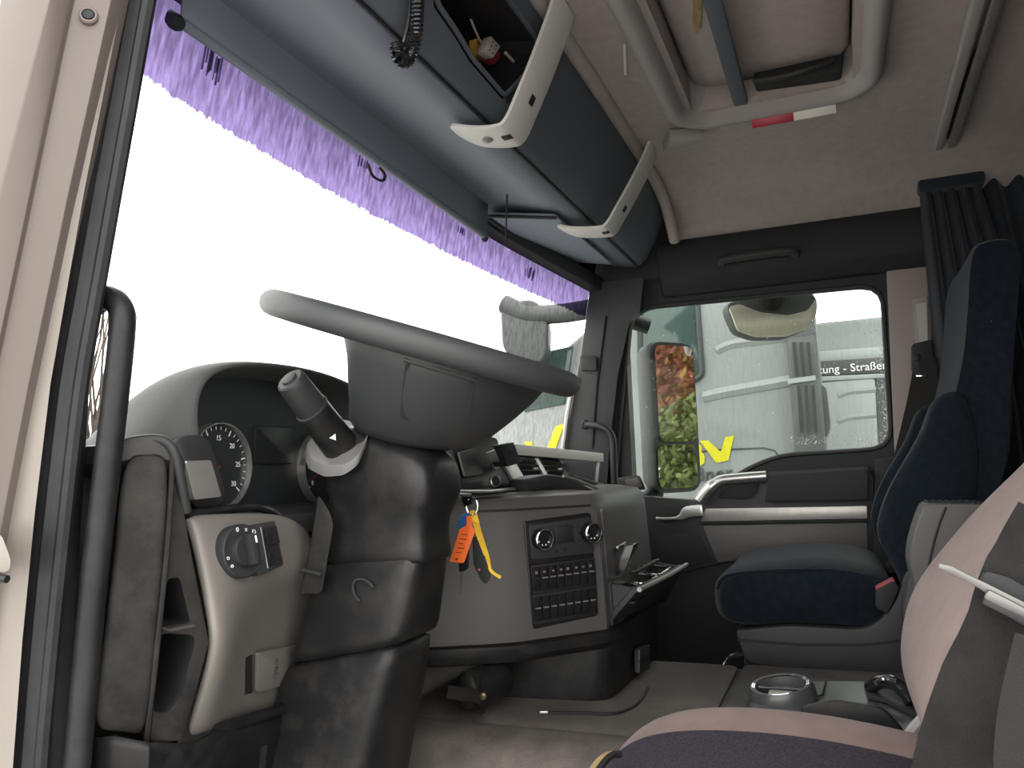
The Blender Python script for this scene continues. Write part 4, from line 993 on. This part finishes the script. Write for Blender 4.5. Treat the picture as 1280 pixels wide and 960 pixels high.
mk('cushion_piping', tube(spl(UL([(897,736),(905,722),(930,716),(1010,712),(1060,716),(1112,734)], 'x', 1.372), 4), .004, 6), 'navy', ps)
bprof = [(p.y, p.z) for p in UL([(1112,640),(1127,602),(1160,545),(1186,490),(1200,440),(1206,380),(1210,325),(1222,303),(1262,300),(1272,330),(1268,430),(1265,560),(1240,640),(1200,740),(1150,745),(1128,705),(1110,668)], 'x', 1.46)]
mk('backrest', pad(1.40, 1.86, bprof, .02, .012), 'navy', ps, sharp=60)
for x0, x1 in ((1.385,1.47),(1.79,1.875)):
    bp = [(a+.022, b) for a, b in [(p.y, p.z) for p in UL([(1112,640),(1127,602),(1160,545),(1180,500),(1215,500),(1230,600),(1190,735),(1150,742),(1128,705),(1110,668)], 'x', 1.46)]]
    mk('side_bolster', pad(x0, x1, bp, .03), 'navy', ps, sharp=60)
mk('headrest_seam', tube([U(1206,405,'x',1.45),U(1214,403,'x',1.42),U(1240,402,'x',1.40)], .002, 6), 'black', ps)
sh = rpoly(UL([(919,788),(985,782),(1078,787),(1098,778),(1118,755),(1135,712),(1160,705),(1185,740),(1175,850),(1130,848),(1000,840),(932,828)], 'x', 1.335), [.01,.02,.03,.02,.02,.02,.02,.02,.02,.02,.02,.02])
mk('side_shield', prism(sh, (.03,0,0)), 'plastic', ps, bevel=.007, seg=3)
mk('seat_base', box(1.37,1.85,-.16,.24,.09,.27), 'black', ps, bevel=.01)
mk('seat_rail', box(1.345,1.40,-.2,.235,.0,.1), 'black', ps, bevel=.01)
mk('seat_rail', box(1.80,1.85,-.2,.235,.0,.1), 'black', ps, bevel=.01)
mk('shield_seam', tube(UL([(922,800),(1000,806),(1080,806),(1130,800)], 'x', 1.334), .0025, 6), 'black', ps)
mk('adjust_lever', tube(spl(UL([(905,838),(915,822),(935,818)], 'x', 1.36), 4), .008, 8), 'gloss_black', ps)
bk = rpoly(UL([(1094,738),(1117,726),(1124,735),(1110,768),(1095,760)], 'x', 1.33), .004)
bu = mk('belt_buckle', prism(bk, (.03,0,0)), 'soft_black', ps, bevel=.004)
mk('buckle_button', prism(rpoly(UL([(1094,735),(1117,723),(1120,728),(1096,739)], 'x', 1.332), .003), (.026,0,.001)), 'conn_red', bu, bevel=.002)
# folded armrest beside the passenger seat
ar = thing('folded_armrest', 'grey plastic folded armrest with ribbed top between the seats', 'armrest')
a = UL([(1137,705),(1139,680),(1150,645),(1158,629),(1236,630),(1250,640),(1240,760),(1150,760)], 'x', 1.12)
mk('armrest_body', prism(rpoly(a, [.01,.03,.03,.012,.01,.01,.01,.01]), (.12,0,0)), 'dash_grey', ar, bevel=.012, seg=3)
for i in range(8):
    p = U(1164+i*9, 628, 'x', 1.12)
    mk('top_rib', obox(p+Vec((.06,0,-.0025)), (1,0,0), (0,1,0), (0,0,1), .09, .009, .006), 'soft_black', ar, bevel=.002)
mk('armrest_stem', prism(rpoly(UL([(1128,760),(1140,715),(1230,730),(1235,860),(1135,850)], 'x', 1.15), .01), (.06,0,0)), 'plastic', ar, bevel=.008)
mk('armrest_crease', tube(spl(UL([(1158,738),(1162,700),(1172,660),(1182,634)], 'x', 1.1185), 4), .0025, 6), 'plastic', ar)
# passenger belt
pb = thing('seat_belt', 'black passenger seat belt hanging from the beige pillar', 'seat belt')
mk('webbing', strip(UL([(1156,448),(1146,500),(1132,560),(1118,620),(1113,650)], 'x', 1.93), .048, .003, (0,1,.2)), 'webbing', pb)
mk('webbing', strip(UL([(1158,448),(1163,480),(1170,520),(1168,545)], 'x', 1.92), .044, .003, (0,1,.1)), 'webbing', pb)
mk('belt_guide', prism(rpoly(UL([(1140,430),(1165,424),(1168,470),(1150,476),(1140,462)], 'x', 1.925), .008), (.03,0,0)), 'soft_black', pb, bevel=.006)
mk('guide_clip', obox(U(1152,470,'x',1.92), (0,1,.1), (0,0,1), (1,0,0), .03, .008, .008), 'chrome', pb, bevel=.002)
mk('guide_bolt', lathe([(.012,0),(.012,.008),(.008,.01)], U(1145,447,'x',1.925), (-1,0,0), 12), 'black', pb)
mk('floor_anchor', prism(rpoly(UL([(1096,716),(1118,694),(1130,716)], 'x', 1.95), .003), (.02,0,0)), 'plastic', pb, bevel=.003)
# ---------------------------------------------------------------- centre console
cn = thing('centre_console', 'black plastic floor console with cup holder ring and parking brake lever', 'console')
cnP = [(.69,.13),(.75,.172),(.84,.168),(.915,.10),(.95,0),(.955,-.2),(.64,-.2),(.645,0)]
cr = lambda z, d: [Vec((p.x, p.y, z)) for p in [Vec((q[0], q[1], 0)) for q in inset([(p.x, p.y) for p in spl([Vec((a, b, 0)) for a, b in cnP], 3, True)], d)]]
mk('console_body', loft([cr(.2095,0), cr(.24,.002), cr(.262,.006), cr(.272,.018)]), 'console_black', cn, sharp=40)
c = U(977,864,'z',.283)
cu_ = mk('cup_holder', lathe([(.054,-.012),(.052,.004),(.047,.012),(.042,.012),(.040,.006),(.039,-.02),(.0005,-.02)], c, (-.12,.12,1), 36), 'console_black', cn)
mk('chrome_ring', lathe([(.0405,.011),(.0445,.0125),(.046,.010),(.041,.008)], c, (-.12,.12,1), 36, 1, 1, False), 'chrome', cu_)
mk('holder_insert', box(c.x-.024,c.x+.024,c.y-.02,c.y+.02,c.z-.016,c.z+.002), 'satin', cu_, bevel=.004)
mk('holder_divider', box(c.x-.003,c.x+.003,c.y-.036,c.y+.036,c.z-.012,c.z+.006), 'gloss_black', cu_, bevel=.001)
mk('console_seam', tube([U(1032,852,'z',.275),U(1028,868,'z',.275),U(1012,875,'z',.274)], .0015, 6), 'black', cn)
bp_ = mk('brake_plinth', prism(rpoly(UL([(1080,856),(1125,856),(1160,905),(1110,880),(1085,874)], 'z', .274), .006), (0,0,.006)), 'plastic', cn, bevel=.003)
lv_ = spl([U(1088,860,'z',.285),U(1100,852,'z',.30),U(1118,854,'z',.305),U(1132,866,'z',.295),U(1142,880,'z',.283)], 4)
mk('brake_lever', tube(lv_, .011, 10), 'gloss_black', cn)
mk('lever_ring', tube(spl([U(1094,854,'z',.305),U(1106,848,'z',.312),U(1122,852,'z',.312)], 4), .004, 8), 'chrome', cn)
sd_ = [U(1000,884,'x',.648),U(1045,876,'x',.648),U(1105,886,'x',.648),U(1135,920,'x',.648),U(1130,935,'x',.648),U(1000,930,'x',.648)]
mk('side_cover', prism(rpoly(sd_, .012), (.012,0,0)), 'plastic_scuffed', cn, bevel=.004)
mk('lever_cable', tube(spl([U(1128,945,'x',.635),U(1138,918,'x',.635),U(1155,898,'x',.64)], 4), .008, 8), 'hatch_grey', cn)
mk('lever_cable', tube(spl([U(1138,950,'x',.635),U(1148,930,'x',.635),U(1162,915,'x',.64)], 4), .006, 8), 'plastic', cn)
# ---------------------------------------------------------------- driver seat
ds = thing('driver_seat', 'brown cloth driver seat with torn dark mesh cushion centre', 'seat')
def cz(y, x):   # cushion top height
    return .30 + .02*math.exp(-((y-.05)/.12)**2)
rows = []
stations = [(.16,-.055),(.18,-.015),(.215,.012),(.27,.006),(.30,-.004),(.38,-.010),(.47,-.006),(.50,.002),(.545,.018),(.585,.012),(.61,-.02),(.62,-.06)]
ysamp = [.345,.335,.315,.285,.24,.16,.06,-.04,-.12]
zsamp = [.20,.235,.262,.282,.296,.304,.304,.292,.275]
def crow(i0, i1, off=0):
    return [[Vec((x, y*(1-.35*abs((x-.39)/.23)**3*(.5 if y > .2 else 0)), z+dz+off)) for y, z in zip(ysamp, zsamp)] for x, dz in stations[i0:i1]]
body = [[Vec((x, y, .12)) for y in ysamp] for x in (.17,)]+crow(0, 12)+[[Vec((x, y, .12)) for y in ysamp] for x in (.61,)]
mk('cushion_base', grid(body), 'brown_fabric', ds, sub=2, sharp=180, solid=.004)
mk('cushion_mesh', grid(crow(3, 8, .003)), 'mesh_fabric', ds, sub=2, sharp=180, solid=.004)
mk('seat_pan', box(.18,.60,-.15,.30,.02,.19), 'black', ds, bevel=.02)
bpr = [(p.y, p.z) for p in UL([(1162,935),(1140,890),(1129,850),(1128,810),(1138,762),(1160,720),(1200,670),(1240,627),(1290,580),(1350,520),(1420,470),(1560,470),(1560,700),(1500,900),(1420,990),(1220,990)], 'x', .50)]
mk('backrest', pad(.18, .62, bpr, .035, .008), 'brown_fabric', ds, sharp=60)
# tear with pale foam in the mesh
q = U(757,948,'z',.297)
tr_ = spl([U(738,966,'z',.298),U(748,952,'z',.301),U(758,944,'z',.302),U(768,943,'z',.30)], 4)
mk('torn_edge', tube(tr_, .004, 6), 'tape', ds)
mk('tear_gap', tube([p+Vec((.006,-.006,-.001)) for p in tr_], .0045, 6), 'black', ds)
# driver belt
db = thing('seat_belt', 'worn grey driver seat belt with metal tongue beside the brown seat', 'seat belt')
w1 = UL([(1300,640),(1272,690),(1256,740),(1247,790),(1225,850),(1205,905),(1190,960),(1178,1020)], 'x', .10)
mk('webbing', strip(spl(w1, 3), [.030]*4+[.034,.036,.038,.04,.042,.045,.047,.05]+[.052]*12, .0025, (0,1,.35)), 'webbing_worn', db)
w2 = UL([(1300,800),(1285,860),(1275,920),(1272,1000)], 'x', .06)
mk('webbing', strip(spl(w2, 3), .03, .0025, (0,1,.1)), 'webbing', db)
tn = UL([(1173,707),(1188,712),(1206,721),(1226,731),(1262,752),(1300,772)], 'x', .085)
mk('tongue', strip(tn, [.004,.006,.005,.006,.009,.010], .003, (0,.3,1)), 'tongue_metal', db, bevel=.0008)
mk('tongue_holder', prism(rpoly(UL([(1225,726),(1233,714),(1262,722),(1300,745),(1300,776),(1240,748)], 'x', .09), .003), (.008,0,0)), 'soft_black', db, bevel=.002)
mk('tongue_bar', strip(UL([(1232,742),(1262,757),(1300,778)], 'x', .08), .008, .004, (0,.3,1)), 'tongue_metal', db, bevel=.002)
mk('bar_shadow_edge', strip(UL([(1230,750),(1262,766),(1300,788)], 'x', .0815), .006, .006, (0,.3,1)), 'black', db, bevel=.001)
# ---------------------------------------------------------------- small things on the floor
bg_ = thing('strap_pouch', 'small dark cylindrical pouch with strap under the centre stack', 'pouch')
pc0, pc1 = U(583,866,'y',.640), U(622,857,'y',.60)
ax = (Vec((.93,-.35,.02))).normalized()
c0 = U(580,864,'y',.645)
mk('pouch_body', lathe([(.0005,-.002),(.022,0),(.031,.006),(.033,.03),(.034,.08),(.030,.105),(.018,.115),(.0005,.117)], c0, ax, 20, 1.05, .8), 'plastic_scuffed', bg_)
mk('pouch_flap', prism(rpoly([c0+Vec((-.012,-.036,-.036)), c0+Vec((-.006,-.036,.014)), c0+Vec((.004,-.03,.022)), c0+Vec((.02,-.03,-.04))], .004), (.012,.006,0)), 'soft_black', bg_, bevel=.002)
mk('strap', strip(spl([c0+Vec((-.045,.01,.010)), c0+Vec((-.03,-.012,.004)), c0+Vec((-.008,-.026,-.004)), c0+Vec((.004,-.034,-.012))], 4), .022, .003, (0,0,1)), 'webbing_worn', bg_)
mk('strap_knot', lathe([(.0005,-.006),(.006,-.004),(.008,0),(.006,.004),(.0005,.006)], c0+Vec((.0,-.036,-.006)), (1,-.2,.3), 10), 'brass', bg_)
cb = thing('usb_cable', 'thin black charging cable lying on the rubber mat under the stack', 'cable')
pp_ = spl(UL([(682,891),(700,891),(730,891),(765,892),(790,884),(803,872),(810,860)], 'z', .2095), 5)
mk('cable', tube(pp_, .0028, 6), 'black', cb)
mk('plug', obox(U(680,890,'z',.2115), pp_[0]-pp_[3], (0,0,1), (pp_[0]-pp_[3]).cross(Vec((0,0,1))), .016, .005, .009), 'silver', cb, bevel=.001)

# ================================================================== OUTSIDE
struct(mk('trim_12', box(-30, 40, -40, 40, -1.62, -1.6), 'asphalt'), 'grey wet yard ground outside')
# --- mirrors on the far door
mr = thing('side_mirror', 'tall black side mirror with two panes reflecting autumn trees outside the passenger window', 'mirror')
n_ = Vec((-.62,-.785,.0)).normalized(); mu = Vec((.785,-.62,0)).normalized()
cT = U(843,492,'x',2.30); cB = U(841,583,'x',2.30)
cB = cB-n_*n_.dot(cB-cT)
def mp(c, a, b, d=0): return c+mu*a+Vec((0,0,1))*b+n_*d
hT = cT.z-U(845,552,'x',2.3).z; hB = (U(843,558,'x',2.3).z-U(843,612,'x',2.3).z)/2
wm = .090
def pane(c, h, nm):
    outl = rpoly([mp(c,-wm,-h),mp(c,wm,-h),mp(c,wm,h),mp(c,-wm,h)], .03)
    mk(nm, prism([p+n_*.012 for p in outl], -n_*.004), 'mirror', mr)
pane(cT, hT, 'upper_pane'); pane(cB, hB, 'lower_pane')
cc_ = (cT+cB)/2; hh = (cT.z+hT-(cB.z-hB))/2; cc_.z = (cT.z+hT+cB.z-hB)/2
ho = lambda g, d: rpoly([mp(cc_,-wm-g,-hh-g,d),mp(cc_,wm+g,-hh-g,d),mp(cc_,wm+g,hh+g,d),mp(cc_,-wm-g,hh+g,d)], .04+g)
mk('mirror_shell', loft([ho(.012,.008), ho(.016,.0), ho(.016,-.03), ho(.008,-.07), ho(-.02,-.11)]), 'plastic', mr, sharp=40)
for c, h in ((cT, hT), (cB, hB)):
    pass
arm = [U(830,405,'x',2.28)+Vec((.02,.06,.0)), U(812,400,'x',2.25)+Vec((0,.1,.02)), U(800,398,'x',2.15)+Vec((0,.06,.03))]
mk('mirror_arm', tube(spl(arm, 4), .03, 10), 'plastic', mr)
mk('mirror_arm', tube(spl([mp(cB,-.05,-hB-.01,-.05), U(800,630,'x',2.2), U(790,636,'x',2.1)], 4), .03, 10), 'plastic', mr)
km = thing('kerb_mirror', 'wide kerb mirror, brown reflection painted in, hung above the passenger window', 'mirror')
kc = [U(a, b, 'x', 2.35+.0003*(b-371)) for a, b in ((911,383),(925,380),(950,390),(985,394),(1010,388),(1021,371),(1021,392),(1012,408),(985,419),(945,420),(922,412))]
mk('kerb_shell', prism(rpoly(UL([(909,378),(960,366),(1018,366),(1023,380),(1020,396),(1010,411),(985,421),(944,422),(921,414),(910,390)], 'x', 2.38), .02), (.08,.03,0)), 'truck_dark', km, bevel=.012, seg=3)
mk('kerb_pane', prism(rpoly(kc, .012), (.012,.004,-.004)), 'mirror_ground_tint', km, bevel=.003)
mk('kerb_arm', tube([U(966,382,'x',2.42), U(964,360,'x',2.36), Vec((2.05, U(962,345,'x',2.1).y, 1.30))], [.05,.045,.06], 10), 'plastic', km)
# --- neighbouring truck
NX = 3.40
nb = thing('grey_truck', 'grey truck cab with yellow letters parked right outside the passenger window', 'truck')
ya = U(1000,480,'x',NX).y
mk('cab_side', prism([(NX,ya-.02,-1.0),(NX,2.05,-1.0),(NX,2.15,.2),(NX,2.05,.80),(NX,1.55,1.12),(NX,1.16,1.40),(NX,1.08,2.4),(NX,ya-.02,2.5)], (1.5,0,0)), 'truck_grey', nb, bevel=.03, seg=3)
def crease(pix, r, mt='truck_grey'): mk('body_crease', tube(spl(UL(pix, 'x', NX+.019), 4), [r*.3]+[r]*(4*(len(pix)-1)-1)+[r*.6], 8, False, 1.0), mt, nb)
crease([(893,441),(915,431),(955,426),(1000,420)], .03)
crease([(875,498),(905,491),(950,483),(1000,474)], .035)
crease([(895,385),(915,381),(930,381)], .02)
mk('panel_gap', tube(UL([(865,566),(900,562),(955,560),(968,563),(975,572)], 'x', NX-.002), .004, 6), 'truck_dark', nb)
sg = UL([(800,340),(868,330),(878,470),(862,478),(800,480)], 'x', NX-.01)
mk('side_window', prism(rpoly(sg, .03), (.02,0,0)), 'truck_glass', nb, bevel=.006)
mk('window_gasket', tube(rpoly(sg, .03), .014, 8, True), 'truck_dark', nb)
mk('front_glass', prism(UL([(650,470),(680,440),(716,432),(706,505),(655,515)], 'x', NX-.01), (.02,0,0)), 'truck_glass', nb, bevel=.005)
# dark air intake column
ic = UL([(992,330),(1016,330),(1046,575),(1000,580),(996,480)], 'x', NX-.03)
stack = mk('intake_column', prism(UL([(975,330),(1012,330),(1022,430),(1034,580),(994,580),(985,450)], 'x', NX-.05), (.5,0,0)), 'truck_mid', nb, bevel=.01)
for py0, py1, x0 in ((428,470,0),(482,540,6)):
    mk('grille_frame', prism(UL([(985+x0,py0-5),(1018+x0,py0-9),(1022+x0,py1+3),(990+x0,py1+6)], 'x', NX-.056), (.01,0,0)), 'truck_mid', stack, bevel=.004)
    for k in range(3):
        q = UL([(990+x0+k*9,py0),(994+x0+k*9,py0-1),(998+x0+k*9,py1),(994+x0+k*9,py1+1)], 'x', NX-.064)
        mk('grille_slot', prism(q, (.012,0,0)), 'black', stack)
mk('intake_band', prism(UL([(984,474),(1019,469),(1020,475),(985,480)], 'x', NX-.066), (.01,0,0)), 'truck_light', stack)
mk('intake_duct', prism(rpoly(UL([(1024,480),(1033,484),(1038,530),(1034,545),(1026,545)], 'x', NX-.02), .02), (.3,0,0)), 'truck_dark', nb, bevel=.01)
# yellow letters
def lettr(pts, nm='yellow_letter'):
    mk(nm, prism(UL(pts, 'x', NX-.006), (.012,0,0)), 'truck_yellow', nb)
lettr([(874.5,551),(885,550.5),(901,565),(906.5,546.5),(917.5,544.5),(910.5,575.5),(895.5,578.5)], 'yellow_letter_v')
lettr([(846,556),(872,553),(877,558),(876.5,564),(881,570),(880.5,579),(876,582),(843,588)], 'yellow_letter_b')
lettr([(655,552),(664,552),(676,580),(694,533),(706,529),(680,600),(671,600)], 'yellow_letter_v')
dpt = U(893,591,'x',NX-.004)
eyy = (U(893,581,'x',NX)-U(891,596,'x',NX)).normalized()
text('company_text', 'ßner', .098, U(891,593,'x',NX-.006), (0,-1,.06), (0,.0,1), 'truck_text', nb, .003, .1)
# mirror arm and wet mirror head at the front of the grey truck
mk('front_mirror_arm', tube(spl(UL([(745,385),(700,392),(660,392),(630,380)], 'x', NX-.25), 4), .05, 10), 'truck_dark', nb)
mk('front_mirror_head', prism(rpoly(UL([(625,380),(668,372),(685,395),(684,450),(660,458),(628,440)], 'x', NX-.28), .06), (.2,.05,0)), 'truck_dark', nb, bevel=.03, seg=3)
# --- farther truck and trailer
ft = thing('white_truck', 'pale truck with a dark lettered side band parked beyond the grey truck', 'truck')
FX = 5.2
mk('far_body', prism([(FX,U(1018,480,'x',FX).y,-1.2),(FX,-4.5,-1.2),(FX,-4.5,U(1100,392,'x',FX).z),(FX,U(1018,400,'x',FX).y,U(1018,403,'x',FX).z)], (2.2,0,0)), 'truck_grey', ft, bevel=.03)
mk('upper_white_panel', prism(UL([(1018,440),(1160,428),(1160,444),(1018,454)], 'x', FX-.02), (.04,0,0)), 'truck_light', ft, bevel=.01)
mk('side_band', prism(UL([(1018,452),(1160,443),(1160,463),(1018,470)], 'x', FX-.03), (.04,0,0)), 'truck_dark', ft, bevel=.005)
text('band_text', 'tung - Straßentransporte', .075, U(1023,463,'x',FX-.036), (0,-1,.0), (0,0,1), 'ink', ft, .003, 0, 'LEFT')
mk('band_rail', prism(UL([(1018,471),(1160,464),(1160,469),(1018,477)], 'x', FX-.04), (.04,0,0)), 'truck_light', ft, bevel=.005)
mk('side_panel', prism(rpoly(UL([(1024,478),(1094,472),(1098,560),(1028,566)], 'x', FX-.03), .03), (.04,0,0)), 'truck_light', ft, bevel=.01)
for py in (490, 522):
    mk('panel_crease', tube(spl(UL([(1048,py+5),(1062,py),(1095,py-3)], 'x', FX-.02), 4), .022, 8), 'truck_grey', ft)
mk('panel_post', prism(UL([(1096,471),(1106,470),(1110,565),(1100,566)], 'x', FX-.035), (.04,0,0)), 'truck_dark', ft)
# --- trees
def leaves(c, rx, ry_, rz, n, s):
    V2, F2 = [], []
    for i in range(n):
        while True:
            p = Vec((random.uniform(-1,1), random.uniform(-1,1), random.uniform(-1,1)))
            if .3 < p.length < 1: break
        p = Vec((p.x*rx, p.y*ry_, p.z*rz))+c
        a = Vec((random.gauss(0,1), random.gauss(0,1), random.gauss(0,1))).normalized(); b = a.orthogonal().normalized()
        ss = s*random.uniform(.6,1.3); k = len(V2)
        V2 += [p+a*ss, p+b*ss*.5, p-a*ss, p-b*ss*.5]; F2.append([k, k+1, k+2, k+3])
    return V2, F2
def tree(label, x, y, h, mt, rx, n=9000, z0=-1.6, mt2=None, s=.075):
    t = thing('tree', label, 'tree')
    tr = [Vec((x, y, z0)), Vec((x+.1, y, z0+h*.3)), Vec((x, y+.1, z0+h*.6)), Vec((x, y, z0+h*.85))]
    mk('trunk', tube(spl(tr, 4), [.22-.012*i for i in range(13)], 8), 'bark', t)
    for k in range(5):
        a = k*1.3; mk('branch', tube([tr[1].lerp(tr[3], k/5), tr[1].lerp(tr[3], k/5)+Vec((math.cos(a)*rx*.7, math.sin(a)*rx*.7, h*.15))], [.07,.02], 6), 'bark', t)
    f1 = mk('foliage', leaves(Vec((x, y, z0+h*.62)), rx, rx, h*.42, n, s), mt, t); f1['kind'] = 'stuff'
    if mt2:
        f2 = mk('foliage', leaves(Vec((x+.4, y+.4, z0+h*.5)), rx*.9, rx*.9, h*.4, n//2, s), mt2, t); f2['kind'] = 'stuff'
tree('tall red leaved autumn tree far behind the trucks, seen in the side mirror', 4.4, -16, 8.5, 'leaf_red', 2.8, 16000, mt2='leaf_gold', s=.11)
tree('round green tree in the side mirror reflection behind the parked trucks', 3.6, -9.8, 3.3, 'leaf_green', 1.9, mt2='leaf_dark')
tree('golden autumn tree behind the parked trucks reflected in the side mirror', 4.9, -24, 9.0, 'leaf_gold', 3.6, 14000, mt2='leaf_red', s=.14)
# bare twigs glimpsed between seal and grab bar
tw = thing('bare_shrub', 'bare twiggy shrub seen between the door seal and the grab bar', 'shrub')
random.seed(11); vf = []
base = U(106,560,'y',7.0)
for i in range(34):
    p = base+Vec((random.uniform(-.22,.12), random.uniform(-.2,.2), -.8)); d = Vec((random.uniform(-.12,.05), random.uniform(-.1,.1), 1)); pts = [p]
    for k in range(7):
        d = (d+Vec((random.gauss(-.01,.12), random.gauss(0,.1), .1))).normalized(); pts.append(pts[-1]+d*.32)
    mk('stem', tube(pts, [.02-.002*k for k in range(8)], 5), 'bark', tw)

# ================================================================== finish: put each thing's empty at its base
def settle():
    bpy.context.view_layer.update()
    for e in [o for o in scene.objects if o.type == 'EMPTY' and o.parent is None]:
        P = [c.matrix_world @ Vec(b) for c in e.children_recursive if c.type == 'MESH' for b in c.bound_box]
        if not P: continue
        b = Vec(((min(p.x for p in P)+max(p.x for p in P))/2, (min(p.y for p in P)+max(p.y for p in P))/2, min(p.z for p in P)))
        e.location = b
        for c in e.children: c.location = c.location-b
settle()
